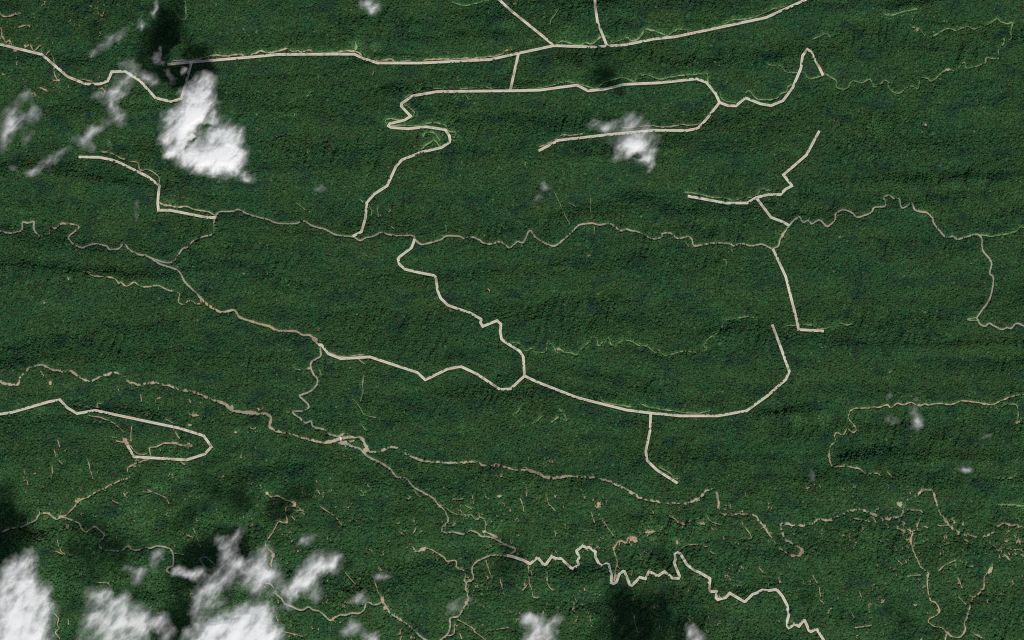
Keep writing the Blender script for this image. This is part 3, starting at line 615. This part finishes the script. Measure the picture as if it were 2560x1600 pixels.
m = bpy.data.materials.new("foliage"); m.use_nodes = True; nt = m.node_tree; M_LEAF = m
b = nt.nodes["Principled BSDF"]; b.inputs["Roughness"].default_value = .75; b.inputs["Specular IOR Level"].default_value = .12
at = nd(nt, "ShaderNodeAttribute"); at.attribute_type = 'INSTANCER'; at.attribute_name = "tint"
tc = nd(nt, "ShaderNodeTexCoord"); nz = nd(nt, "ShaderNodeTexNoise"); nz.inputs["Scale"].default_value = .35; nz.inputs["Detail"].default_value = 3
nt.links.new(tc.outputs["Object"], nz.inputs["Vector"])
mr = nd(nt, "ShaderNodeMapRange"); mr.inputs[1].default_value = .3; mr.inputs[2].default_value = .7; mr.inputs[3].default_value = .6; mr.inputs[4].default_value = 1.4
nt.links.new(nz.outputs[0], mr.inputs[0])
vm = nd(nt, "ShaderNodeVectorMath", operation='SCALE'); nt.links.new(at.outputs["Vector"], vm.inputs[0]); nt.links.new(mr.outputs[0], vm.inputs["Scale"])
nt.links.new(vm.outputs[0], b.inputs["Base Color"])
M_BARK = mat_noise("bark", (.05, .04, .03), (.09, .075, .055), .8)

ng = bpy.data.node_groups.new("forest_crowns", 'GeometryNodeTree')
ng.interface.new_socket("Geometry", in_out='INPUT', socket_type='NodeSocketGeometry')
ng.interface.new_socket("Geometry", in_out='OUTPUT', socket_type='NodeSocketGeometry')
N = ng.nodes; Lk = ng.links
gi = N.new("NodeGroupInput"); go = N.new("NodeGroupOutput")
g2i = N.new("GeometryNodeGeometryToInstance")
for k in range(5):
    ico = N.new("GeometryNodeMeshIcoSphere"); ico.inputs["Radius"].default_value = 6.6; ico.inputs["Subdivisions"].default_value = 4
    pos = N.new("GeometryNodeInputPosition"); off = N.new("ShaderNodeVectorMath"); off.operation = 'ADD'; off.inputs[1].default_value = (k * 31.7, k * 12.3, 5)
    Lk.new(pos.outputs[0], off.inputs[0])
    tot = None
    for (sc_, amp) in ((.18, 4.6), (.5, 2.2)):
        t = N.new("ShaderNodeTexNoise"); t.inputs["Scale"].default_value = sc_; t.inputs["Detail"].default_value = 1.5
        Lk.new(off.outputs[0], t.inputs["Vector"])
        mm = N.new("ShaderNodeMath"); mm.operation = 'MULTIPLY_ADD'; mm.inputs[1].default_value = amp; mm.inputs[2].default_value = -amp * .5
        Lk.new(t.outputs[0], mm.inputs[0])
        if tot is None: tot = mm
        else:
            ad = N.new("ShaderNodeMath"); ad.operation = 'ADD'; Lk.new(tot.outputs[0], ad.inputs[0]); Lk.new(mm.outputs[0], ad.inputs[1]); tot = ad
    nn = N.new("GeometryNodeInputNormal"); scn = N.new("ShaderNodeVectorMath"); scn.operation = 'SCALE'
    Lk.new(nn.outputs[0], scn.inputs[0]); Lk.new(tot.outputs[0], scn.inputs["Scale"])
    sp = N.new("GeometryNodeSetPosition"); Lk.new(ico.outputs[0], sp.inputs["Geometry"]); Lk.new(scn.outputs[0], sp.inputs["Offset"])
    tf = N.new("GeometryNodeTransform"); tf.inputs["Translation"].default_value = (0, 0, 6.4); tf.inputs["Scale"].default_value = (1, 1, .62)
    Lk.new(sp.outputs[0], tf.inputs["Geometry"])
    sm = N.new("GeometryNodeSetMaterial"); sm.inputs["Material"].default_value = M_LEAF; Lk.new(tf.outputs[0], sm.inputs["Geometry"])
    cone = N.new("GeometryNodeMeshCone"); cone.inputs["Vertices"].default_value = 6; cone.inputs["Radius Top"].default_value = .25; cone.inputs["Radius Bottom"].default_value = .6; cone.inputs["Depth"].default_value = 7
    tc2 = N.new("GeometryNodeTransform"); tc2.inputs["Translation"].default_value = (0, 0, -1.5); Lk.new(cone.outputs[0], tc2.inputs["Geometry"])
    sb = N.new("GeometryNodeSetMaterial"); sb.inputs["Material"].default_value = M_BARK; Lk.new(tc2.outputs[0], sb.inputs["Geometry"])
    jn = N.new("GeometryNodeJoinGeometry"); Lk.new(sm.outputs[0], jn.inputs[0]); Lk.new(sb.outputs[0], jn.inputs[0])
    Lk.new(jn.outputs[0], g2i.inputs[0])
iop = N.new("GeometryNodeInstanceOnPoints"); iop.inputs["Pick Instance"].default_value = True
def named(nm, dt):
    n = N.new("GeometryNodeInputNamedAttribute"); n.data_type = dt; n.inputs["Name"].default_value = nm; return n.outputs["Attribute"]
e2r = N.new("FunctionNodeEulerToRotation"); Lk.new(named("rot", 'FLOAT_VECTOR'), e2r.inputs[0])
Lk.new(gi.outputs[0], iop.inputs["Points"]); Lk.new(g2i.outputs[0], iop.inputs["Instance"])
Lk.new(e2r.outputs[0], iop.inputs["Rotation"]); Lk.new(named("scl", 'FLOAT_VECTOR'), iop.inputs["Scale"]); Lk.new(named("kindi", 'INT'), iop.inputs["Instance Index"])
Lk.new(iop.outputs[0], go.inputs[0])
md = forest.modifiers.new("crowns", 'NODES'); md.node_group = ng

# ------------------------------------------------------------------ white bridge and two sheds
def box(x0, x1, y0, y1, z0, z1):
    return [(x0, y0, z0), (x1, y0, z0), (x1, y1, z0), (x0, y1, z0), (x0, y0, z1), (x1, y0, z1), (x1, y1, z1), (x0, y1, z1)], \
           [(0, 3, 2, 1), (4, 5, 6, 7), (0, 1, 5, 4), (1, 2, 6, 5), (2, 3, 7, 6), (3, 0, 4, 7)]
def boxes(bs):
    V, F = [], []
    for b_ in bs:
        v, f = box(*b_); F += [tuple(i + len(V) for i in q) for q in f]; V += v
    return V, F
M_WHITE = mat_noise("white_concrete", (.70, .68, .63), (.84, .82, .78), .4)
M_METAL = mat_noise("pale_roof_metal", (.50, .50, .45), (.62, .61, .56), .6, rough=.5)
M_WALL = mat_noise("timber_wall", (.20, .15, .10), (.28, .21, .15), .8)
M_DARK = mat_noise("dark_opening", (.02, .02, .02), (.03, .03, .03), 1)
u, v = 852.0, 1096.2; bx_, by_, _ = W(u, v); bz = float(height(u, v)) + 4.0
br = bpy.data.objects.new("bridge", None); col.objects.link(br); br.location = (bx_, by_, bz); br.rotation_euler = (0, 0, math.radians(14))
tag(br, "short white concrete bridge crossing the muddy river beside the grey dirt yard", "bridge")
vv, ff = boxes([(-4.6, 4.6, -13.5, 13.5, -.5, .3)]); new_obj("deck", vv, ff, [M_WHITE], smooth=False, parent=br)
for sx in (-1, 1):
    bs = [(sx * 4.45 - .12, sx * 4.45 + .12, -13.3, 13.3, 1.1, 1.3)] + [(sx * 4.45 - .1, sx * 4.45 + .1, y - .1, y + .1, .32, 1.08) for y in np.linspace(-13, 13, 11)]
    vv, ff = boxes(bs); new_obj("railing", vv, ff, [M_WHITE], smooth=False, parent=br)
for sy in (-1, 1):
    vv, ff = boxes([(-4.2, 4.2, sy * 8 - .7, sy * 8 + .7, -5.5, -.52)]); new_obj("pier", vv, ff, [M_WHITE], smooth=False, parent=br)

def shed(u, v, w, l, rot, label):
    x, y, _ = W(u, v); z = float(height(u, v)) + 1.6
    r = bpy.data.objects.new("shed", None); col.objects.link(r); r.location = (x, y, z); r.rotation_euler = (0, 0, rot); tag(r, label, "shed", group="small sheds by the bridge yard")
    h = 3.4; a, b_ = w / 2, l / 2
    V = [(-a, -b_, -1), (a, -b_, -1), (a, b_, -1), (-a, b_, -1), (-a, -b_, h), (a, -b_, h), (a, b_, h), (-a, b_, h), (0, -b_, h + 1.5), (0, b_, h + 1.5)]
    new_obj("wall", V, [(0, 1, 5, 8, 4), (1, 2, 6, 5), (2, 3, 7, 9, 6), (3, 0, 4, 7)], [M_WALL], smooth=False, parent=r)
    e = .6; t = .15; V = []; F = []
    for s in (-1, 1):
        k = len(V)
        V += [(s * (a + e), -b_ - e, h - .45), (0, -b_ - e, h + 1.56), (0, b_ + e, h + 1.56), (s * (a + e), b_ + e, h - .45)]
        V += [(p[0], p[1], p[2] + t) for p in V[k:k + 4]]
        F += [(k, k + 1, k + 2, k + 3), (k + 4, k + 7, k + 6, k + 5), (k, k + 4, k + 5, k + 1), (k + 2, k + 6, k + 7, k + 3), (k, k + 3, k + 7, k + 4)]
    new_obj("roof", V, F, [M_METAL], smooth=False, parent=r)
    vv, ff = boxes([(-.6, .6, -b_ - .06, -b_ - .01, 0, 2.2)]); new_obj("door", vv, ff, [M_DARK], smooth=False, parent=r)
    for s in (-1, 1):
        vv, ff = boxes([(s * (a + .035) - .025, s * (a + .035) + .025, -.9, .9, 1.2, 2.3)]); new_obj("window", vv, ff, [M_DARK], smooth=False, parent=r)
shed(865.3, 1102.5, 7, 11, math.radians(5), "small white roofed shed on the dirt yard right of the bridge")
shed(864.3, 1115.2, 5, 11, math.radians(-18), "narrow pale roofed shed at the lower edge of the dirt yard")

# ------------------------------------------------------------------ clouds
m = bpy.data.materials.new("cloud_vapour"); m.use_nodes = True; nt = m.node_tree; M_CLOUD = m
for n in list(nt.nodes): nt.nodes.remove(n)
out = nd(nt, "ShaderNodeOutputMaterial"); df = nd(nt, "ShaderNodeBsdfDiffuse"); df.inputs[0].default_value = (.93, .94, .95, 1)
tl = nd(nt, "ShaderNodeBsdfTranslucent"); tl.inputs[0].default_value = (.93, .94, .95, 1)
mx = nd(nt, "ShaderNodeMixShader"); mx.inputs[0].default_value = .22
trn = nd(nt, "ShaderNodeBsdfTransparent"); mx2 = nd(nt, "ShaderNodeMixShader")
at = nd(nt, "ShaderNodeAttribute"); at.attribute_name = "vapour"
nt.links.new(df.outputs[0], mx.inputs[1]); nt.links.new(tl.outputs[0], mx.inputs[2])
nt.links.new(at.outputs["Fac"], mx2.inputs[0]); nt.links.new(trn.outputs[0], mx2.inputs[1]); nt.links.new(mx.outputs[0], mx2.inputs[2]); nt.links.new(mx2.outputs[0], out.inputs[0])

CLN = [0]
def cloud(blobs, label, z=985.0, k=2.2, tight=.64, streak=0.6, thr=.30, rough=.6, group="clouds drifting over the forest"):
    """blobs: (u, v, rx, ry, angle deg, strength) as seen in the photo"""
    CLN[0] += 1; s = CLN[0]; step = 1.5 if max(max(b[2], b[3]) for b in blobs) > 12 else 1.1
    B_ = np.array(blobs, float)
    u0 = (B_[:, 0] - B_[:, 2:4].max(1) * 2.7).min(); u1 = (B_[:, 0] + B_[:, 2:4].max(1) * 2.7).max()
    v0 = (B_[:, 1] - B_[:, 2:4].max(1) * 2.7).min(); v1 = (B_[:, 1] + B_[:, 2:4].max(1) * 2.7).max()
    uu, vv = np.meshgrid(np.arange(u0, u1, step), np.arange(v0, v1, step))
    wu = uu + 13 * fbm(uu / 40, vv / 40, 3, s * 5) + 8 * fbm(uu / 15, vv / 15, 4, s * 5 + 1, .6)
    wv = vv + 13 * fbm(uu / 40, vv / 40, 3, s * 5 + 2) + 8 * fbm(uu / 15, vv / 15, 4, s * 5 + 3, .6)
    d = np.zeros_like(uu)
    for (cu, cv, rx, ry, an, st_) in blobs:
        a_ = math.radians(an); du_ = wu - cu; dv_ = wv - cv
        p = (du_ * math.cos(a_) + dv_ * math.sin(a_)) / rx; q = (-du_ * math.sin(a_) + dv_ * math.cos(a_)) / ry
        d += st_ * np.exp(-(p * p + q * q) * tight)
    # wind-drawn texture leaning like the photo's
    an = math.radians(-50); p = uu * math.cos(an) + vv * math.sin(an); q = -uu * math.sin(an) + vv * math.cos(an)
    t = fbm(p / 50, q / 26, 6, s * 7, .52)
    dens = np.clip(d, 0, 1.7)
    f = dens * (.98 + 1.0 * t) + .38 * t * np.clip(dens * 1.5, 0, 1) - thr * .2
    f = np.clip(f, 0, None)
    al = 1 - np.exp(-.6 * k * f ** 1.85 - .16 * k ** .5 * np.clip(dens - .12, 0, 1) ** 1.3)
    fh = np.clip(dens, 0, 1.5)
    edge = np.clip(np.minimum.reduce([uu - u0, u1 - uu, vv - v0, v1 - vv]) / 6, 0, 1)
    al = al * edge
    a1 = 1 - np.sqrt(np.clip(1 - al, 0, 1))
    top = z + 5 + 26 * fh + rough * 10 * fbm(p / 46, q / 36, 2, s * 9, .4) * np.clip(fh, 0, 1)
    bot = z - 80 * np.clip(f, 0, 1.2)
    mask = a1 > .012
    ny, nx = uu.shape
    cm = mask[:-1, :-1] | mask[1:, :-1] | mask[:-1, 1:] | mask[1:, 1:]
    idg = np.arange(ny * nx).reshape(ny, nx)
    q4 = np.stack([idg[1:, :-1][cm], idg[1:, 1:][cm], idg[:-1, 1:][cm], idg[:-1, :-1][cm]], 1)
    used = np.unique(q4); remap = -np.ones(ny * nx, int); remap[used] = np.arange(len(used)); q4 = remap[q4]
    sc_ = (CAM_Z - z) / CAM_Z
    uf, vf = uu.ravel()[used], vv.ravel()[used]
    X_ = (uf - 1280) * PX * sc_; Y_ = (800 - vf) * PX * sc_
    n = len(used)
    tz, bz_ = top.ravel()[used], bot.ravel()[used]
    # rim edges
    E_ = np.concatenate([q4[:, [0, 1]], q4[:, [1, 2]], q4[:, [2, 3]], q4[:, [3, 0]]])
    key = E_[:, 0].astype(np.int64) * n + E_[:, 1]; rev = E_[:, 1].astype(np.int64) * n + E_[:, 0]
    rim = E_[~np.isin(key, rev)]
    tz = np.maximum(tz, bz_ + 3)
    cx_, cy_, = X_.mean(), Y_.mean()
    V = np.concatenate([np.stack([X_ - cx_, Y_ - cy_, tz - z], 1), np.stack([X_ - cx_, Y_ - cy_, bz_ - z], 1)])
    Fq = np.concatenate([q4, q4[:, ::-1] + n, np.stack([rim[:, 1], rim[:, 0], rim[:, 0] + n, rim[:, 1] + n], 1)])
    o = new_obj("cloud", V, Fq, [M_CLOUD])
    o.location = (cx_, cy_, z)
    dd = np.concatenate([a1.ravel()[used]] * 2).astype(np.float32)
    at_ = o.data.attributes.new("vapour", 'FLOAT', 'POINT'); at_.data.foreach_set("value", dd)
    tag(o, label, "cloud", group=group)
    return o

cloud([(478, 262, 30, 34, 0, 1.0), (515, 235, 26, 36, 0, .6), (515, 200, 28, 24, 0, .42), (462, 232, 12, 22, 0, .12), (480, 290, 44, 26, 0, 1.0), (448, 345, 38, 42, 0, 1.15), (425, 385, 16, 12, 0, .5),
       (485, 400, 30, 24, 0, .8), (560, 350, 38, 42, 0, 1.15), (530, 395, 50, 30, 0, 1.15), (575, 400, 34, 30, 0, .8), (610, 440, 30, 13, 20, .45), (540, 428, 30, 12, 0, .4),
       (484, 345, 20, 5, -48, -.5), (527, 318, 22, 6, -10, -.38), (470, 366, 6, 6, 0, -.4), (475,305,34,30,0,.45), (460, 178, 10, 14, 0, .3)],
      "tall bright white cloud beside the zigzag road, the largest in the upper left", z=1215, k=4.6, rough=.6, tight=.98)
cloud([(62, 242, 26, 13, -25, .40), (32, 292, 30, 24, -40, .55), (88, 285, 16, 20, 0, .45), (30, 320, 22, 16, -60, .45), (12, 352, 16, 26, 0, .38), (72, 345, 22, 14, -50, .32), (60, 268, 8, 8, 0, -.4)],
      "thin ragged grey cloud touching the left edge below the zigzag road", z=985, k=1.5)
cloud([(288, 95, 28, 11, -30, .45), (262, 112, 16, 9, -40, .35), (236, 136, 14, 9, -50, .32), (325, 62, 12, 6, -40, .12)], "faint wisp slanting just left of the large black cloud shadow", k=1.3)
cloud([(345, 178, 34, 16, 30, .48), (372, 202, 22, 10, 20, .38), (320, 200, 18, 14, -30, .4), (265, 236, 34, 11, -12, .45), (300, 232, 16, 12, 0, .4), (285, 268, 12, 28, -25, .42), (300, 300, 16, 16, 0, .36), (312, 160, 16, 8, 0, .25), (300, 205, 30, 18, 0, .22), (278, 250, 22, 26, 0, .22), (262, 312, 26, 18, -40, .24)],
      "long thin cloud draped over the bends of the zigzag road", k=1.3)
cloud([(222, 335, 22, 15, -30, .46), (200, 352, 16, 13, 0, .42), (228, 372, 14, 12, 50, .36), (246, 325, 20, 9, -20, .3), (275, 362, 10, 10, 0, .22)], "small wispy cloud above the left end of the square cornered road", k=1.4)
cloud([(152, 380, 22, 10, -25, .36), (120, 405, 34, 11, -28, .48), (85, 432, 16, 9, -20, .45), (125, 432, 8, 10, 0, .25)], "slanting streak of cloud left of the square cornered road", k=1.5)
cloud([(30, 418, 11, 9, 0, .5)], "tiny pale puff near the left edge", k=.9)
cloud([(928, 12, 22, 14, 0, .75), (932, 28, 10, 9, 0, .35), (915, 6, 10, 12, 0, .3)], "small puff of cloud cut by the top edge", k=1.6)
cloud([(390, 18, 8, 20, 12, .55), (382, 32, 6, 10, 0, .3)], "slim upright wisp over the black shadow at the top", k=1.5, z=900)
cloud([(357, 56, 8, 15, 0, .55), (352, 66, 7, 8, 0, .3)], "second slim wisp over the black shadow, lower and left", k=1.5, z=900)
cloud([(392, 150, 10, 16, -35, .45), (398, 128, 5, 12, 0, .35)], "ragged shred of cloud inside the black shadow above its lower rim", k=1.3, z=900)
cloud([(425, 190, 9, 18, -35, .45), (432, 200, 7, 9, 0, .2)], "thin shred of cloud just left of the top of the tall white cloud", k=1.3, z=900)
cloud([(1500, 315, 26, 13, 10, .45), (1525, 318, 16, 12, 0, .35), (1588, 300, 24, 16, 20, .5), (1580, 350, 36, 26, 0, .85), (1610, 365, 22, 30, 0, .7), (1570, 368, 20, 14, 0, .5), (1548, 395, 16, 8, -20, .45),
       (1600, 398, 10, 6, 0, .3), (1626, 420, 6, 9, 20, .45), (1620, 395, 12, 10, 0, .4), (1478, 345, 8, 16, 0, .25), (1595, 388, 12, 7, 0, -.5)],
      "round translucent white cloud above the dead end road in the upper right", z=1010, k=2.0)
cloud([(1366, 468, 11, 7, 10, .5), (1355, 462, 9, 6, 0, .3)], "tiny faint puff in the middle right forest", k=1.0)
cloud([(1345, 493, 11, 8, 15, .5)], "fainter puff just below the tiny one", k=.8)
cloud([(802, 472, 14, 9, 0, .5)], "faint puff left of the road below the hairpin", k=.8)
cloud([(342, 528, 8, 20, 0, .5)], "faint upright puff left of the grey road fork", k=.8)
cloud([(2292, 1048, 11, 20, 10, .55), (2298, 1060, 9, 12, 0, .35), (2285, 1020, 10, 18, -15, .25), (2275, 1075, 9, 8, 0, .2)], "small upright wisp below the ridge track on the right", k=1.4)
cloud([(2228, 1050, 13, 11, 0, .48)], "small faint puff left of the upright wisp", k=1.0)
cloud([(2225, 990, 10, 10, 0, .42)], "faint shred of cloud on the ridge track, the left one", k=.8)
cloud([(2288, 998, 9, 7, 0, .42)], "faint shred of cloud on the ridge track, the right one", k=.8)
cloud([(2415, 1172, 14, 9, 0, .75), (2405, 1168, 8, 8, 0, .2)], "small isolated white puff near the right edge", k=1.6)
cloud([(2028, 1192, 8, 14, 0, .5)], "dim puff below the hooked ridge track", k=.9)
cloud([(2466, 1093, 11, 7, -30, .45)], "dim smudge of cloud left of the green loop", k=.7)
cloud([(62, 1400, 16, 22, 20, .7), (40, 1440, 28, 34, 20, .95), (30, 1490, 40, 36, 0, 1.0), (70, 1500, 34, 40, 0, .95), (95, 1520, 24, 34, 0, .6), (40, 1560, 55, 42, 0, 1.15), (70, 1590, 40, 30, 0, .9), (20, 1625, 60, 40, 0, 1.0), (112, 1490, 12, 20, 0, .3)],
      "big white cloud in the bottom left corner", k=1.9)
cloud([(245, 1490, 26, 18, 20, .6), (285, 1495, 32, 18, 10, .6), (250, 1540, 38, 26, 0, .7), (315, 1525, 40, 22, 10, .6), (340, 1555, 50, 24, 0, .75), (280, 1575, 50, 28, 0, .75), (350, 1590, 50, 22, 0, .6), (405, 1575, 22, 28, 0, .6), (260, 1630, 60, 30, 0, .6), (385, 1585, 16, 16, 0, -.85), (292, 1478, 9, 8, 0, -.5)],
      "broad translucent cloud second from the left at the bottom edge", k=1.25)
cloud([(600, 1328, 10, 22, 15, .4), (585, 1345, 16, 10, -30, .45), (560, 1360, 24, 14, 20, .5), (575, 1378, 16, 12, 0, .4)], "curled thin cloud on top of the bottom cloud bank", k=1.4)
cloud([(465, 1430, 26, 11, 0, .6), (495, 1440, 18, 12, 0, .5), (445, 1438, 12, 8, 0, .3), (505, 1420, 16, 14, 0, .3)], "flat wisp hiding the bend of the southern grey road", k=1.8)
cloud([(585, 1402, 36, 15, 25, .6), (620, 1420, 36, 18, 20, .6), (660, 1408, 22, 32, 0, .85), (545, 1440, 24, 22, -30, .55), (520, 1475, 28, 18, -30, .5), (535, 1500, 26, 26, -30, .6), (490, 1525, 16, 24, 0, .45), (610, 1450, 36, 22, 0, .38), (690, 1450, 30, 26, 20, .45), (640, 1470, 24, 16, 0, .3), (690, 1485, 16, 12, 0, .25)],
      "wide thin cloud draped over the centre of the bottom cloud bank", k=1.7)
cloud([(770, 1440, 46, 20, -40, .85), (800, 1405, 32, 20, -20, .7), (835, 1410, 18, 18, 0, .45), (750, 1470, 30, 16, -30, .65), (790, 1490, 20, 18, 0, .35), (730, 1485, 14, 10, 0, .4)], "slanting bright cloud forming the right end of the bottom cloud bank", k=1.9)
cloud([(520, 1585, 34, 22, 0, 1.0), (560, 1570, 40, 24, 0, 1.1), (590, 1548, 24, 18, 0, .7), (625, 1540, 26, 24, 0, .75), (655, 1550, 30, 38, 0, .85), (670, 1590, 28, 22, 0, .7), (590, 1600, 60, 26, 0, 1.1), (560, 1630, 70, 30, 0, 1.0), (675, 1525, 14, 20, 0, .4)],
      "bright white cloud in the middle of the bottom edge bank", k=2.3)
cloud([(770, 1345, 16, 11, -40, .5), (755, 1360, 16, 9, 0, .35)], "faint slanting puff above the bright slanting cloud", k=1.2)
cloud([(395, 1395, 10, 18, 20, .55), (380, 1412, 10, 14, 0, .4), (388, 1380, 9, 9, 0, .3)], "upright puff below the bend of the southern grey road", k=1.5)
cloud([(345, 1435, 18, 18, -30, .48), (325, 1425, 16, 9, 20, .35), (362, 1422, 9, 12, 0, .3), (335, 1460, 12, 10, 0, .2)], "soft cloud scrap above the broad translucent cloud", k=1.3)
cloud([(960, 1442, 18, 9, 0, .5), (940, 1440, 14, 8, 0, .35), (948, 1418, 7, 8, 0, .25)], "little faint puff above the sandy junction", k=1.1)
cloud([(905, 1490, 16, 11, 0, .55), (888, 1502, 12, 10, 0, .45)], "small puff at the top of the road loop in the south", k=1.5)
cloud([(722, 1515, 13, 10, 0, .45)], "tiny veil on the grey road below the bright slanting cloud", k=1.2)
cloud([(890, 1565, 22, 15, 20, .55), (870, 1580, 18, 12, 0, .4), (820, 1570, 16, 10, 0, .2)], "thin cloud between the southern grey roads near the bottom", k=1.4)
cloud([(930, 1592, 18, 15, 0, .65), (915, 1605, 16, 12, 0, .45)], "roundish puff cut by the bottom edge", k=1.5)
cloud([(1135, 1515, 18, 16, 0, .45), (1180, 1498, 16, 10, 10, .32), (1150, 1490, 12, 10, 0, .25), (1118, 1540, 8, 10, 0, .25), (1172, 1535, 12, 14, 0, .2)], "see-through veil over the southern grey road", k=1.2)
cloud([(1320, 1545, 24, 12, -10, .5), (1350, 1560, 22, 16, 20, .65), (1345, 1590, 24, 24, 0, .75), (1392, 1548, 18, 10, -35, .45), (1365, 1580, 18, 12, 0, .4), (1330, 1620, 30, 20, 0, .6)], "soft white cloud at the bottom edge below the cream road", k=1.8)
cloud([(1725, 1570, 14, 12, 20, .55), (1738, 1590, 14, 14, 0, .65), (1745, 1615, 18, 16, 0, .6)], "small white puff at the bottom edge right of the black shadow", k=1.8)
# clouds just beyond the bottom edge whose shadows fall inside the frame
OUTG = "clouds beyond the bottom edge whose shadows reach into view"
def outc(b, lab): cloud(b, lab, k=2.6, group=OUTG)
outc([(1625, 1700, 40, 42, 20, 1.0), (1672, 1735, 50, 48, 0, 1.1), (1600, 1655, 18, 16, 0, .35), (1730, 1705, 34, 26, -30, .8), (1765, 1670, 18, 34, -25, .4), (1650, 1790, 80, 40, 0, 1.0), (1800, 1760, 60, 34, -20, .8)], "heavy cloud beyond the bottom edge casting the black shadow")
outc([(2085, 1662, 22, 30, -20, .45), (2100, 1690, 18, 20, 0, .4)], "small cloud beyond the bottom edge shading the lower right forest")
outc([(2320, 1718, 30, 22, 0, .6), (2350, 1760, 26, 30, 0, .4)], "cloud beyond the bottom edge shading the far lower right")
outc([(510, 1705, 42, 50, 0, 1.0), (490, 1760, 60, 40, 0, 1.1)], "thick cloud beyond the bottom edge left of the middle")
outc([(110, 1680, 34, 20, 0, .4), (250, 1710, 60, 24, 0, .5)], "long cloud beyond the bottom edge at the left")
print("trees", N_T)
